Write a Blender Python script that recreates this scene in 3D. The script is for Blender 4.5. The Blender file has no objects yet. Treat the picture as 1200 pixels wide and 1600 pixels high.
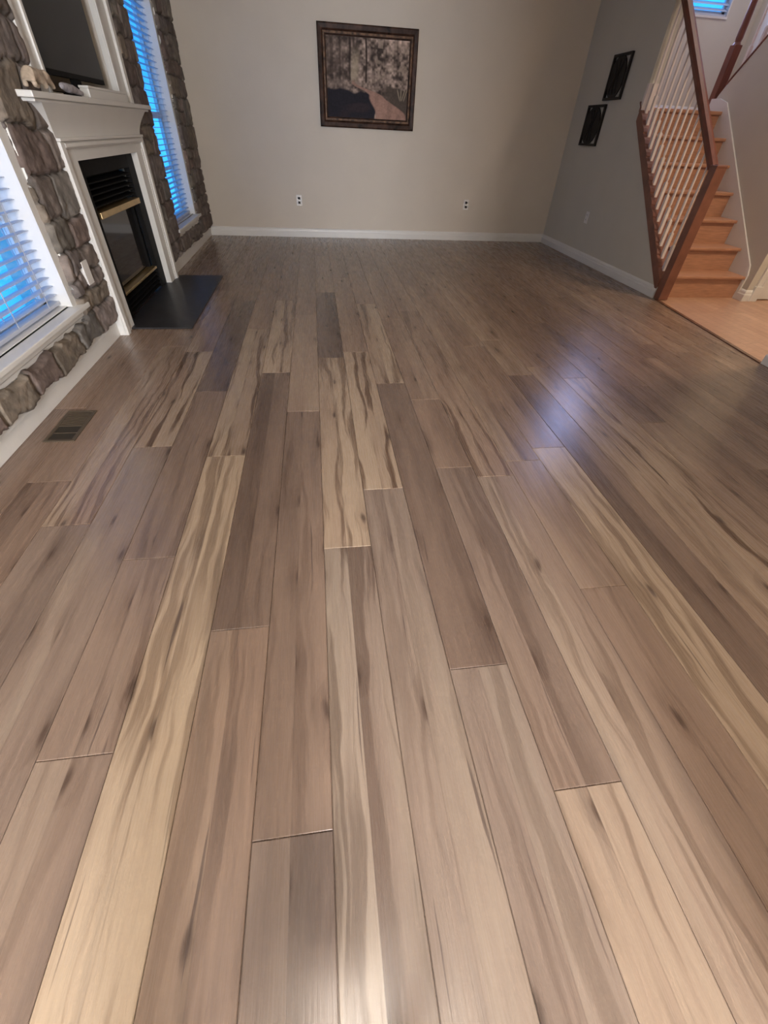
import bpy, bmesh, math, random
import numpy as np
from mathutils import Vector, Matrix

sc = bpy.context.scene
COL = sc.collection
random.seed(7)

# ------------------------------------------------------------------ camera
cam = bpy.data.cameras.new('camera')
cam.sensor_fit = 'HORIZONTAL'
cam.sensor_width = 36.0
cam.lens = 656.3 / 1200 * 36
cam.clip_start = 0.02
cam.clip_end = 200
cam_o = bpy.data.objects.new('camera', cam)
COL.objects.link(cam_o)
CAMZ = 1.15
# columns: image-right, image-down, forward, in world axes (X right, Y into the room, Z up)
RC = [(0.9910, -0.0572, 0.1210), (-0.1280, -0.6704, 0.7309), (0.0393, -0.7398, -0.6717)]
cam_o.matrix_world = Matrix([[RC[0][0], -RC[0][1], -RC[0][2], 0],
                             [RC[1][0], -RC[1][1], -RC[1][2], 0],
                             [RC[2][0], -RC[2][1], -RC[2][2], CAMZ],
                             [0, 0, 0, 1]])
sc.camera = cam_o

# ------------------------------------------------------------------ view, world, lights
sc.view_settings.view_transform = 'Standard'
sc.view_settings.look = 'None'
sc.view_settings.exposure = 0.18
sc.view_settings.gamma = 1.0
sc.view_settings.use_curve_mapping = False

world = bpy.data.worlds.new('dusk_sky')
sc.world = world
world.use_nodes = True
wn, wl = world.node_tree.nodes, world.node_tree.links
bg = wn['Background']
tc = wn.new('ShaderNodeTexCoord')
ns = wn.new('ShaderNodeTexNoise')
ns.inputs['Scale'].default_value = 9
ns.inputs['Detail'].default_value = 4
rp = wn.new('ShaderNodeValToRGB')
rp.color_ramp.elements[0].position = 0.38
rp.color_ramp.elements[0].color = (0.012, 0.17, 0.52, 1)
rp.color_ramp.elements[1].position = 0.62
rp.color_ramp.elements[1].color = (0.025, 0.27, 0.78, 1)
wl.new(tc.outputs['Generated'], ns.inputs['Vector'])
wl.new(ns.outputs['Fac'], rp.inputs['Fac'])
wl.new(rp.outputs['Color'], bg.inputs['Color'])
bg.inputs['Strength'].default_value = 2.7


def area(name, loc, rot, size, energy, color, size_y=None, spread=None):
    l = bpy.data.lights.new(name, 'AREA')
    l.energy = energy
    l.color = color
    l.shape = 'RECTANGLE' if size_y else 'DISK'
    l.size = size
    if size_y:
        l.size_y = size_y
    if spread:
        l.spread = spread
    o = bpy.data.objects.new(name, l)
    o.location = loc
    o.rotation_euler = rot
    COL.objects.link(o)
    return o


PI = math.pi
WARM = (1.0, 0.85, 0.68)
NEUT = (1.0, 0.90, 0.78)
# unseen ceiling lamps added behind the camera to light the room (their fittings are built further down)
LAMPS = [(0.055, -0.31, 0.075, 27), (-0.95, -2.0, 0.16, 3), (2.1, -1.3, 0.16, 28), (0.15, -3.0, 0.30, 70)]
for i, (x, y, r_, e) in enumerate(LAMPS):
    area('added_lamp_light', (x, y, 2.722), (0, 0, 0), 2 * r_, e, (NEUT, WARM, (1.0, 0.76, 0.52), NEUT)[i])
# fill light added behind the camera, set as daylight at an unseen glazed door
area('rear_fill_light', (0.20, -3.86, 1.25), (-PI / 2, 0, PI), 0.8, 320, (0.90, 0.93, 1.0), 1.9)
# unseen lamp added over the stair landing to brighten the dim stairwell
area('stairwell_fill_light', (4.3, 5.3, 5.18), (0, 0, 0), 0.5, 22, (1.0, 0.90, 0.78))
# hall lamp by the stairs
area('hall_lamp_light', (4.3, 2.9, 2.7), (0, 0, 0), 0.35, 44, (1.0, 0.76, 0.54))
# dusk light falling in at the stair window
area('stair_window_daylight', (4.5, 6.98, 3.05), (-PI / 2, 0, 0), 0.8, 48, (0.48, 0.55, 1.0), 1.4)


# ------------------------------------------------------------------ helpers
def mat(name, color=(0.8, 0.8, 0.8), rough=0.5, metal=0.0, var=0.0, vscale=20, bump=0.0, bscale=60, coat=0, spec=None, stretch=None):
    m = bpy.data.materials.new(name)
    m.use_nodes = True
    n, l = m.node_tree.nodes, m.node_tree.links
    b = n['Principled BSDF']
    b.inputs['Roughness'].default_value = rough
    b.inputs['Metallic'].default_value = metal
    if coat:
        b.inputs['Coat Weight'].default_value = coat
        b.inputs['Coat Roughness'].default_value = 0.1
    if spec is not None:
        b.inputs['Specular IOR Level'].default_value = spec
    t = n.new('ShaderNodeTexCoord')
    mp = n.new('ShaderNodeMapping')
    if stretch:
        mp.inputs['Scale'].default_value = stretch
    l.new(t.outputs['Object'], mp.inputs['Vector'])
    nz = n.new('ShaderNodeTexNoise')
    nz.inputs['Scale'].default_value = vscale
    nz.inputs['Detail'].default_value = 5
    l.new(mp.outputs['Vector'], nz.inputs['Vector'])
    r = n.new('ShaderNodeValToRGB')
    v = var
    r.color_ramp.elements[0].position = 0.3
    r.color_ramp.elements[1].position = 0.7
    r.color_ramp.elements[0].color = tuple(max(0, c * (1 - v)) for c in color) + (1,)
    r.color_ramp.elements[1].color = tuple(min(1, c * (1 + v)) for c in color) + (1,)
    l.new(nz.outputs['Fac'], r.inputs['Fac'])
    l.new(r.outputs['Color'], b.inputs['Base Color'])
    if bump:
        n2 = n.new('ShaderNodeTexNoise')
        n2.inputs['Scale'].default_value = bscale
        n2.inputs['Detail'].default_value = 4
        l.new(mp.outputs['Vector'], n2.inputs['Vector'])
        bp = n.new('ShaderNodeBump')
        bp.inputs['Strength'].default_value = bump
        bp.inputs['Distance'].default_value = 0.004
        l.new(n2.outputs['Fac'], bp.inputs['Height'])
        l.new(bp.outputs['Normal'], b.inputs['Normal'])
    return m


M = {}
M['wall'] = mat('greige_paint', (0.62, 0.56, 0.475), 0.75, var=0.02, vscale=3, bump=0.35, bscale=180)
M['wall_grey'] = mat('grey_paint', (0.565, 0.535, 0.455), 0.75, var=0.02, vscale=3, bump=0.35, bscale=180)
M['ceil'] = mat('ceiling_paint', (0.75, 0.73, 0.70), 0.85, var=0.01)
M['white'] = mat('white_trim_paint', (0.70, 0.69, 0.655), 0.38, var=0.02, vscale=6, bump=0.1, bscale=40)
M['blind'] = mat('white_blind_slat', (0.74, 0.76, 0.80), 0.45, var=0.01)
_n, _l = M['blind'].node_tree.nodes, M['blind'].node_tree.links
_t = _n.new('ShaderNodeBsdfTranslucent')
_t.inputs['Color'].default_value = (0.75, 0.80, 0.88, 1)
_m = _n.new('ShaderNodeMixShader')
_m.inputs[0].default_value = 0.4
_l.new(_n['Principled BSDF'].outputs[0], _m.inputs[1])
_l.new(_t.outputs[0], _m.inputs[2])
_l.new(_m.outputs[0], _n['Material Output'].inputs['Surface'])
M['oak'] = mat('orange_oak', (0.42, 0.216, 0.128), 0.38, var=0.18, vscale=9, stretch=(1, 12, 12), bump=0.1, bscale=30)

M['hall'] = mat('orange_oak_floor', (0.50, 0.31, 0.205), 0.30, var=0.16, vscale=6, stretch=(2, 14, 2))
_n, _l = M['hall'].node_tree.nodes, M['hall'].node_tree.links
_tc = _n.new('ShaderNodeTexCoord')
_mp = _n.new('ShaderNodeMapping')
_mp.inputs['Rotation'].default_value = (0, 0, math.pi / 2)
_br = _n.new('ShaderNodeTexBrick')
_br.inputs['Scale'].default_value = 1.0
_br.inputs['Brick Width'].default_value = 0.75
_br.inputs['Row Height'].default_value = 0.083
_br.inputs['Mortar Size'].default_value = 0.0012
_br.inputs['Color1'].default_value = (1, 1, 1, 1)
_br.inputs['Color2'].default_value = (0.80, 0.74, 0.72, 1)
_br.inputs['Mortar'].default_value = (0.35, 0.28, 0.24, 1)
_l.new(_tc.outputs['Object'], _mp.inputs['Vector'])
_l.new(_mp.outputs['Vector'], _br.inputs['Vector'])
_b = _n['Principled BSDF']
_old = _b.inputs['Base Color'].links[0].from_socket
_mx = _n.new('ShaderNodeMix')
_mx.data_type = 'RGBA'
_mx.blend_type = 'MULTIPLY'
_mx.inputs['Factor'].default_value = 1.0
_l.new(_old, _mx.inputs['A'])
_l.new(_br.outputs['Color'], _mx.inputs['B'])
_l.new(_mx.outputs['Result'], _b.inputs['Base Color'])
M['rail'] = mat('red_brown_stain', (0.16, 0.050, 0.028), 0.45, var=0.2, vscale=8, stretch=(6, 1, 1))
M['tread_side'] = mat('brown_stained_wood', (0.20, 0.080, 0.050), 0.35, var=0.2, vscale=8)
M['bal'] = mat('white_baluster_paint', (0.74, 0.66, 0.60), 0.35, var=0.02)
M['black'] = mat('black_satin_metal', (0.007, 0.0065, 0.0065), 0.6, var=0.2, bump=0.1, spec=0.10)
M['iron'] = mat('black_wrought_iron', (0.012, 0.010, 0.009), 0.5, 0.3, var=0.3, bump=0.3)
M['slate'] = mat('black_slate', (0.018, 0.018, 0.021), 0.42, var=0.35, vscale=12, bump=0.2, bscale=40)
M['brass'] = mat('antique_brass', (0.62, 0.45, 0.22), 0.30, 0.85, var=0.12, vscale=14)
M['glass_dark'] = mat('smoked_fireplace_glass', (0.02, 0.018, 0.017), 0.06, var=0.1, spec=0.9)
M['screen'] = mat('tv_screen', (0.016, 0.016, 0.015), 0.30, var=0.05, spec=0.22)
M['cream'] = mat('cream_resin', (0.45, 0.36, 0.27), 0.55, var=0.3, vscale=40, bump=0.5, bscale=50)
M['greyfig'] = mat('grey_white_resin', (0.36, 0.34, 0.36), 0.5, var=0.5, vscale=35, bump=0.4)
M['plate'] = mat('white_plastic', (0.75, 0.73, 0.70), 0.35, var=0.01)
M['slot'] = mat('dark_slot', (0.03, 0.03, 0.03), 0.6)
M['vent'] = mat('brown_register_metal', (0.10, 0.075, 0.05), 0.45, 0.2, var=0.1)
M['ventdark'] = mat('dark_register_opening', (0.03, 0.024, 0.016), 0.6, var=0.1)
M['mortar'] = mat('mortar', (0.09, 0.08, 0.07), 0.9, var=0.1)
M['strip'] = mat('dark_transition_strip', (0.14, 0.07, 0.045), 0.25, var=0.15)
M['fabric'] = mat('navy_cotton', (0.04, 0.05, 0.08), 0.9, var=0.2)
M['skin'] = mat('skin', (0.55, 0.34, 0.25), 0.5, var=0.05)
M['denim'] = mat('blue_denim', (0.05, 0.07, 0.14), 0.85, var=0.2)
M['hair'] = mat('brown_hair', (0.06, 0.035, 0.02), 0.6, var=0.3)

m = bpy.data.materials.new('window_glass')
m.use_nodes = True
nn, ll = m.node_tree.nodes, m.node_tree.links
nn.remove(nn['Principled BSDF'])
tr = nn.new('ShaderNodeBsdfTransparent')
gl = nn.new('ShaderNodeBsdfGlossy')
gl.inputs['Roughness'].default_value = 0.02
mx = nn.new('ShaderNodeMixShader')
mx.inputs[0].default_value = 0.06
ll.new(tr.outputs[0], mx.inputs[1])
ll.new(gl.outputs[0], mx.inputs[2])
ll.new(mx.outputs[0], nn['Material Output'].inputs['Surface'])
M['glass'] = m

m = bpy.data.materials.new('lamp_diffuser')
m.use_nodes = True
b = m.node_tree.nodes['Principled BSDF']
b.inputs['Emission Color'].default_value = (1, 0.85, 0.65, 1)
b.inputs['Emission Strength'].default_value = 3
M['lamp'] = m


def attr_mat(name, rough=0.6, bump=0.3, bscale=80, grime=0.25, vscale=14, spec=0.4):
    """colour from the mesh attribute 'Col' broken up by noise"""
    m = bpy.data.materials.new(name)
    m.use_nodes = True
    n, l = m.node_tree.nodes, m.node_tree.links
    b = n['Principled BSDF']
    b.inputs['Roughness'].default_value = rough
    b.inputs['Specular IOR Level'].default_value = spec
    a = n.new('ShaderNodeAttribute')
    a.attribute_name = 'Col'
    t = n.new('ShaderNodeTexCoord')
    nz = n.new('ShaderNodeTexNoise')
    nz.inputs['Scale'].default_value = vscale
    nz.inputs['Detail'].default_value = 6
    l.new(t.outputs['Object'], nz.inputs['Vector'])
    mr = n.new('ShaderNodeMapRange')
    mr.inputs['From Min'].default_value = 0.3
    mr.inputs['From Max'].default_value = 0.7
    mr.inputs['To Min'].default_value = 1 - grime
    mr.inputs['To Max'].default_value = 1 + grime
    l.new(nz.outputs['Fac'], mr.inputs['Value'])
    vm = n.new('ShaderNodeVectorMath')
    vm.operation = 'SCALE'
    l.new(a.outputs['Color'], vm.inputs[0])
    l.new(mr.outputs['Result'], vm.inputs['Scale'])
    l.new(vm.outputs[0], b.inputs['Base Color'])
    n2 = n.new('ShaderNodeTexNoise')
    n2.inputs['Scale'].default_value = bscale
    n2.inputs['Detail'].default_value = 5
    l.new(t.outputs['Object'], n2.inputs['Vector'])
    bp = n.new('ShaderNodeBump')
    bp.inputs['Strength'].default_value = bump
    bp.inputs['Distance'].default_value = 0.006
    l.new(n2.outputs['Fac'], bp.inputs['Height'])
    l.new(bp.outputs['Normal'], b.inputs['Normal'])
    return m


class MB:
    def __init__(s):
        s.bm = bmesh.new()

    def box(s, a, b, bevel=0.0):
        x0, y0, z0 = [min(a[i], b[i]) for i in range(3)]
        x1, y1, z1 = [max(a[i], b[i]) for i in range(3)]
        vs = [s.bm.verts.new(p) for p in [(x0, y0, z0), (x1, y0, z0), (x1, y1, z0), (x0, y1, z0), (x0, y0, z1), (x1, y0, z1), (x1, y1, z1), (x0, y1, z1)]]
        fs = [s.bm.faces.new([vs[i] for i in q]) for q in [(0, 3, 2, 1), (4, 5, 6, 7), (0, 1, 5, 4), (1, 2, 6, 5), (2, 3, 7, 6), (3, 0, 4, 7)]]
        if bevel:
            es = list({e for f in fs for e in f.edges})
            bmesh.ops.bevel(s.bm, geom=es, offset=bevel, segments=2, affect='EDGES', profile=0.6)
        return s

    def prism(s, pts, axis, a, b):
        """2D polygon pts extruded along axis ('X','Y','Z') from a to b"""
        def P(p, t):
            return {'X': (t, p[0], p[1]), 'Y': (p[0], t, p[1]), 'Z': (p[0], p[1], t)}[axis]
        v0 = [s.bm.verts.new(P(p, a)) for p in pts]
        v1 = [s.bm.verts.new(P(p, b)) for p in pts]
        s.bm.faces.new(v0)
        s.bm.faces.new(v1[::-1])
        n = len(pts)
        for i in range(n):
            s.bm.faces.new([v0[i], v1[i], v1[(i + 1) % n], v0[(i + 1) % n]])
        return s

    def lathe(s, prof, c=(0, 0, 0), seg=12, caps=True):
        """prof [(r,z)...] turned about z through c"""
        rings = []
        for r, z in prof:
            rings.append([s.bm.verts.new((c[0] + r * math.cos(2 * PI * i / seg), c[1] + r * math.sin(2 * PI * i / seg), c[2] + z)) for i in range(seg)])
        for a, b in zip(rings, rings[1:]):
            for i in range(seg):
                s.bm.faces.new([a[i], a[(i + 1) % seg], b[(i + 1) % seg], b[i]])
        if caps:
            s.bm.faces.new(rings[0][::-1])
            s.bm.faces.new(rings[-1])
        return s

    def tube(s, pts, r, seg=8):
        pts = [Vector(p) for p in pts]
        rings = []
        for i, p in enumerate(pts):
            d = (pts[min(i + 1, len(pts) - 1)] - pts[max(i - 1, 0)]).normalized()
            u = d.orthogonal().normalized() if i == 0 else (u - d * u.dot(d)).normalized()
            w = d.cross(u)
            rr = r[i] if isinstance(r, (list, tuple)) else r
            rings.append([s.bm.verts.new(p + (u * math.cos(2 * PI * k / seg) + w * math.sin(2 * PI * k / seg)) * rr) for k in range(seg)])
        for a, b in zip(rings, rings[1:]):
            for k in range(seg):
                s.bm.faces.new([a[k], a[(k + 1) % seg], b[(k + 1) % seg], b[k]])
        s.bm.faces.new(rings[0][::-1])
        s.bm.faces.new(rings[-1])
        return s

    def sweep(s, section, path, closed=False):
        """section: list of 3D-offset pairs given per path point: path = [(origin, u, v)]"""
        rings = [[s.bm.verts.new(Vector(o) + Vector(u) * a + Vector(v) * b) for a, b in section] for o, u, v in path]
        n = len(section)
        pairs = list(zip(rings, rings[1:])) + ([(rings[-1], rings[0])] if closed else [])
        for A, B in pairs:
            for k in range(n):
                s.bm.faces.new([A[k], A[(k + 1) % n], B[(k + 1) % n], B[k]])
        if not closed:
            s.bm.faces.new(rings[0][::-1])
            s.bm.faces.new(rings[-1])
        return s

    def build(s, name, material, parent=None, smooth=False):
        bmesh.ops.recalc_face_normals(s.bm, faces=s.bm.faces)
        me = bpy.data.meshes.new(name)
        s.bm.to_mesh(me)
        s.bm.free()
        me.materials.append(M[material] if isinstance(material, str) else material)
        if smooth:
            me.polygons.foreach_set('use_smooth', [True] * len(me.polygons))
        o = bpy.data.objects.new(name, me)
        COL.objects.link(o)
        if parent is not None:
            o.parent = parent
            o.matrix_parent_inverse = Matrix.Identity(4)
            # geometry is given in world coordinates; shift it to the parent's frame
            me.transform(parent_world(parent).inverted())
        return o


def parent_world(p):
    mtx = p.matrix_basis.copy()
    q = p.parent
    while q is not None:
        mtx = q.matrix_basis @ mtx
        q = q.parent
    return mtx


def thing(name, label, cat, loc=(0, 0, 0), group=None):
    o = bpy.data.objects.new(name, None)
    o.empty_display_size = 0.1
    o.location = loc
    COL.objects.link(o)
    return tag(o, label, cat, group)


def tag(o, label, cat, group=None, kind=None):
    o['label'] = label
    o['category'] = cat
    if group:
        o['group'] = group
    if kind:
        o['kind'] = kind
    return o


def struct(o, label=None, cat=None):
    o['kind'] = 'structure'
    if label:
        o['label'] = label
        o['category'] = cat
    return o


def dup(root, loc, label=None, group=None):
    r = root.copy()
    COL.objects.link(r)
    r.location = loc
    if label:
        r['label'] = label
    if group:
        r['group'] = group
    for ch in list(root.children):
        c = ch.copy()
        COL.objects.link(c)
        c.parent = r
        for g in ch.children:
            d = g.copy()
            COL.objects.link(d)
            d.parent = c
    return r


XL, XR, YB, ZC = -1.42, 3.35, 7.056, 2.75
PW, PX0 = 0.175, -0.0397          # floor plank width, one seam's x

# ------------------------------------------------------------------ floor planks
# seam index k lies at PX0 + k*PW; joints per strip k (between seams k and k+1) with the plank's look:
# (y_far_end, tone 0..1, streak 0..1, grey 0..1) listed from far to near; the plank runs down to the next joint
PL = {  # near planks' tones lowered to offset strong lamp light by the camera
    -8: [(7.06, .40, .3, .3), (5.2, .30, .3, .2), (3.6, .34, .2, .1), (2.2, .30, .3, .1), (1.2, .34, .3, .3)],
    -7: [(7.06, .35, .3, .3), (4.7, .40, .3, .2), (3.0, .38, .4, .2), (1.56, .30, .6, .2), (0.3, .5, .4, .5)],
    -6: [(7.06, .42, .2, .3), (5.6, .36, .2, .2), (3.05, .50, .8, .2), (1.28, .38, .4, .7), (-0.2, .5, .3, .5)],
    -5: [(7.06, .36, .3, .2), (4.4, .46, .6, .2), (2.95, .56, 1.0, .2), (1.80, .46, .3, .7), (0.0, .55, .3, .6)],
    -4: [(7.06, .40, .2, .3), (5.9, .34, .2, .3), (4.1, .20, .2, .7), (2.36, .37, .5, .4), (1.08, .42, .5, .5), (0.44, .44, .4, .6)],
    -3: [(7.06, .36, .3, .3), (5.0, .42, .3, .2), (3.38, .68, .95, .2), (1.70, .84, .7, .1), (-0.4, .6, .3, .4)],
    -2: [(7.06, .34, .2, .3), (5.6, .36, .2, .3), (4.10, .68, .95, .1), (2.60, .24, .4, .4), (0.76, .46, .5, .2), (-0.5, .6, .3, .4)],
    -1: [(7.06, .36, .2, .3), (6.0, .44, .3, .3), (3.72, .52, .2, .2), (2.10, .36, .5, .4), (0.222, .40, .4, .8), (-1.2, .6, .3, .4)],
    0: [(7.06, .38, .2, .3), (5.9, .56, .6, .2), (4.35, .14, .2, .6), (2.82, .70, .85, .1), (1.07, .56, .75, .8), (-1.0, .5, .4, .4)],
    1: [(7.06, .36, .2, .3), (4.9, .46, .3, .2), (2.92, .66, 1.0, .1), (1.40, .50, .4, .8), (-0.6, .5, .4, .4)],
    2: [(7.06, .36, .3, .3), (5.4, .42, .2, .2), (4.00, .62, .9, .2), (2.42, .25, .3, .4), (0.56, .46, .5, .9), (-0.8, .5, .4, .4)],
    3: [(7.06, .36, .2, .3), (5.1, .44, .3, .2), (3.6, .40, .3, .2), (2.20, .40, .3, .2), (1.53, .37, .5, .6), (0.235, .58, .6, .4), (-1, .5, .4, .4)],
    4: [(7.06, .38, .2, .3), (5.6, .42, .3, .2), (3.8, .44, .8, .2), (1.45, .50, .6, .5), (-1, .5, .4, .4)],
    5: [(7.06, .34, .2, .3), (4.6, .44, .4, .2), (1.56, .52, .5, .3), (0.80, .39, .5, .3), (-1, .5, .4, .4)],
    6: [(7.06, .34, .2, .3), (5.2, .42, .4, .2), (3.0, .36, .3, .2), (1.66, .72, .7, .1), (-1, .5, .4, .4)],
    7: [(7.06, .36, .2, .3), (5.0, .56, .6, .2), (3.12, .54, .5, .2), (2.5, .28, .3, .3), (-0.5, .5, .4, .4)],
    8: [(7.06, .34, .2, .3), (4.8, .40, .4, .2), (2.62, .62, .6, .1), (-0.2, .5, .4, .4)],
    9: [(7.06, .36, .2, .3), (5.7, .32, .2, .2), (2.44, .62, .95, .1), (-0.5, .5, .4, .4)],
    10: [(7.06, .38, .2, .3), (5.4, .34, .4, .2), (3.5, .28, .2, .3), (1.86, .46, .5, .2), (0.0, .4, .4, .4)],
    11: [(7.06, .34, .2, .3), (4.3, .28, .3, .2), (2.30, .30, .3, .2), (0.6, .4, .4, .4)],
    12: [(7.06, .36, .2, .3), (5.0, .34, .5, .2), (3.3, .36, .2, .3), (1.4, .3, .3, .2)],
}
rng = random.Random(11)
planks = []
XFR = 3.36
k0 = int(math.floor((XL - 0.04 - PX0) / PW))
k1 = int(math.ceil((XFR - PX0) / PW))
for k in range(k0, k1):
    xa, xb = max(PX0 + k * PW, XL - 0.04), min(PX0 + (k + 1) * PW, XFR)
    rows = list(PL.get(k, []))
    if not rows:
        y = 7.06
        while y > -4:
            rows.append((y, rng.uniform(.26, .44), rng.uniform(.1, .6), rng.uniform(.1, .4)))
            y -= rng.uniform(0.6, 1.5) if y > 7 else 1.5
    while rows[-1][0] > -3.2:
        rows.append((rows[-1][0] - 1.5 - rng.uniform(0, .4), rng.uniform(.35, .6), .4, .3))
    for i, r in enumerate(rows):
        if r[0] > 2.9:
            r = (r[0], r[1] + .03) + tuple(r[2:])  # far planks lightened in colour where the lamps reach too weakly
        yb = rows[i + 1][0] if i + 1 < len(rows) else -4.1
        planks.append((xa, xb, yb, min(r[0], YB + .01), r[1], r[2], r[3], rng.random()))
verts, faces, cols, c2 = [], [], [], []
G, C, D = 0.0006, 0.0016, 0.0016
for (xa, xb, ya, yb, t, s_, g, rd) in planks:
    b = len(verts)
    o_ = [(xa + G, ya + G), (xb - G, ya + G), (xb - G, yb - G), (xa + G, yb - G)]
    i_ = [(xa + G + C, ya + G + C), (xb - G - C, ya + G + C), (xb - G - C, yb - G - C), (xa + G + C, yb - G - C)]
    verts += [(x, y, -0.006) for x, y in o_] + [(x, y, -D) for x, y in o_] + [(x, y, 0) for x, y in i_]
    q = [(b + 8, b + 9, b + 10, b + 11)]
    for j in range(4):
        jn = (j + 1) % 4
        q.append((b + 4 + j, b + 4 + jn, b + 8 + jn, b + 8 + j))
        q.append((b + j, b + jn, b + 4 + jn, b + 4 + j))
    faces += q
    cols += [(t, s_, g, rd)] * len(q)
    c2 += [((xa + xb) / 2, rd, 0, 1)] * len(q)
b = len(verts)
verts += [(XL - .1, -4.1, -.005), (XFR, -4.1, -.005), (XFR, YB + .05, -.005), (XL - .1, YB + .05, -.005),
          (XL - .1, -4.1, -.06), (XFR, -4.1, -.06), (XFR, YB + .05, -.06), (XL - .1, YB + .05, -.06)]
for q in [(0, 1, 2, 3), (7, 6, 5, 4), (0, 4, 5, 1), (1, 5, 6, 2), (2, 6, 7, 3), (3, 7, 4, 0)]:
    faces.append(tuple(b + i for i in q))
    cols.append((0, 0, 0, 0))
    c2.append((0, 0, 0, 1))
me = bpy.data.meshes.new('floor')
me.from_pydata(verts, [], faces)
for nm, data in (('P', cols), ('Q', c2)):
    at = me.attributes.new(nm, 'FLOAT_COLOR', 'FACE')
    at.data.foreach_set('color', [v for c in data for v in c])

m = bpy.data.materials.new('vinyl_plank_floor')
m.use_nodes = True
n, l = m.node_tree.nodes, m.node_tree.links
B = n['Principled BSDF']


def N(t, **kw):
    x = n.new(t)
    for k, v in kw.items():
        setattr(x, k, v)
    return x


def math_(op, a, b=None, clamp=False):
    x = N('ShaderNodeMath', operation=op, use_clamp=clamp)
    for i, v in enumerate((a, b)):
        if v is None:
            continue
        if isinstance(v, (int, float)):
            x.inputs[i].default_value = v
        else:
            l.new(v, x.inputs[i])
    return x.outputs[0]


def ramp(v, a, b, lo=0.0, hi=1.0):
    x = N('ShaderNodeMapRange', interpolation_type='SMOOTHSTEP')
    l.new(v, x.inputs['Value'])
    for nm, val in (('From Min', a), ('From Max', b), ('To Min', lo), ('To Max', hi)):
        x.inputs[nm].default_value = val
    return x.outputs['Result']


def mixc(fac, a, b, mode='MIX'):
    x = N('ShaderNodeMix', data_type='RGBA', blend_type=mode)
    for sock, v in ((x.inputs['Factor'], fac), (x.inputs['A'], a), (x.inputs['B'], b)):
        if isinstance(v, (int, float)):
            sock.default_value = v
        elif isinstance(v, tuple):
            sock.default_value = v + (1,)
        else:
            l.new(v, sock)
    return x.outputs['Result']


aP = N('ShaderNodeAttribute', attribute_name='P')
aQ = N('ShaderNodeAttribute', attribute_name='Q')
sp = N('ShaderNodeSeparateColor')
l.new(aP.outputs['Color'], sp.inputs[0])
tone, streak, grey = sp.outputs[0], sp.outputs[1], sp.outputs[2]
rnd = aP.outputs['Alpha']
sq = N('ShaderNodeSeparateColor')
l.new(aQ.outputs['Color'], sq.inputs[0])
xc = sq.outputs[0]
T = N('ShaderNodeTexCoord')
sx = N('ShaderNodeSeparateXYZ')
l.new(T.outputs['Object'], sx.inputs[0])
lx = math_('SUBTRACT', sx.outputs['X'], xc)
# a wavering side line parts each plank into two printed boards
half = math_('GREATER_THAN', lx, -0.004)
off = math_('MULTIPLY', math_('ADD', rnd, math_('MULTIPLY', half, 0.37)), 57.0)


def coords(sxx, syy, offs, warp=None):
    c = N('ShaderNodeCombineXYZ')
    xv = math_('MULTIPLY', lx, sxx)
    if warp is not None:
        xv = math_('ADD', xv, warp)
    l.new(xv, c.inputs[0])
    l.new(math_('ADD', math_('MULTIPLY', sx.outputs['Y'], syy), offs), c.inputs[1])
    l.new(offs, c.inputs[2])
    return c.outputs[0]


def noise(v, detail=4, rough=0.55, dist=0.0):
    x = N('ShaderNodeTexNoise')
    x.inputs['Scale'].default_value = 1
    x.inputs['Detail'].default_value = detail
    x.inputs['Roughness'].default_value = rough
    x.inputs['Distortion'].default_value = dist
    l.new(v, x.inputs['Vector'])
    return x.outputs['Fac']


wv = noise(coords(3, 1.5, off), 3)
warp = math_('MULTIPLY', math_('SUBTRACT', wv, 0.5), 1.1)
fine = noise(coords(190, 5.5, off, warp), 5, 0.65)
mid = noise(coords(34, 1.5, off, math_('MULTIPLY', warp, 2.2)), 4, 0.6)
big = noise(coords(9, 0.8, off), 3, 0.5)
st = noise(coords(24, 0.9, math_('ADD', off, 13.0), math_('MULTIPLY', warp, 3.0)), 3, 0.5, 0.4)
pores = noise(coords(300, 3.0, off, warp), 3, 0.6)

base = N('ShaderNodeValToRGB')
e = base.color_ramp.elements
e[0].position = 0.0
e[0].color = (0.098, 0.062, 0.046, 1)
e[1].position = 1.0
e[1].color = (0.50, 0.39, 0.275, 1)
e2 = e.new(0.45)
e2.color = (0.280, 0.190, 0.136, 1)
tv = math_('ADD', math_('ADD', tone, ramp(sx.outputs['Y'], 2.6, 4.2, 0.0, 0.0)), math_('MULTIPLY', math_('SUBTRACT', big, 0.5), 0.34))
tv = math_('ADD', tv, math_('MULTIPLY', math_('SUBTRACT', mid, 0.5), 0.27))
tv = math_('ADD', tv, math_('MULTIPLY', math_('SUBTRACT', half, 0.5), math_('MULTIPLY', math_('SUBTRACT', math_('FRACT', math_('MULTIPLY', rnd, 7.3)), 0.5), 0.34)))
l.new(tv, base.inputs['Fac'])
col = base.outputs['Color']
gcol = mixc(1.0, col, (0.76, 0.87, 1.0), 'MULTIPLY')
col = mixc(math_('MULTIPLY', grey, 0.85), col, gcol)
# long dark grain streaks
sm = math_('MULTIPLY', ramp(st, 0.50, 0.61), math_('MULTIPLY', math_('POWER', streak, 1.5), 1.0))
col = mixc(sm, col, mixc(1.0, col, (0.38, 0.32, 0.29), 'MULTIPLY'))
s2 = math_('MULTIPLY', ramp(mid, 0.56, 0.70), math_('MULTIPLY', streak, 0.4))
col = mixc(s2, col, mixc(1.0, col, (0.6, 0.55, 0.52), 'MULTIPLY'))
# fine grain
col = mixc(ramp(fine, 0.42, 0.72, 0.0, 0.30), col, mixc(1.0, col, (0.62, 0.58, 0.55), 'MULTIPLY'))
col = mixc(ramp(pores, 0.56, 0.74, 0.0, 0.16), col, mixc(1.0, col, (0.5, 0.47, 0.46), 'MULTIPLY'))
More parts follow.
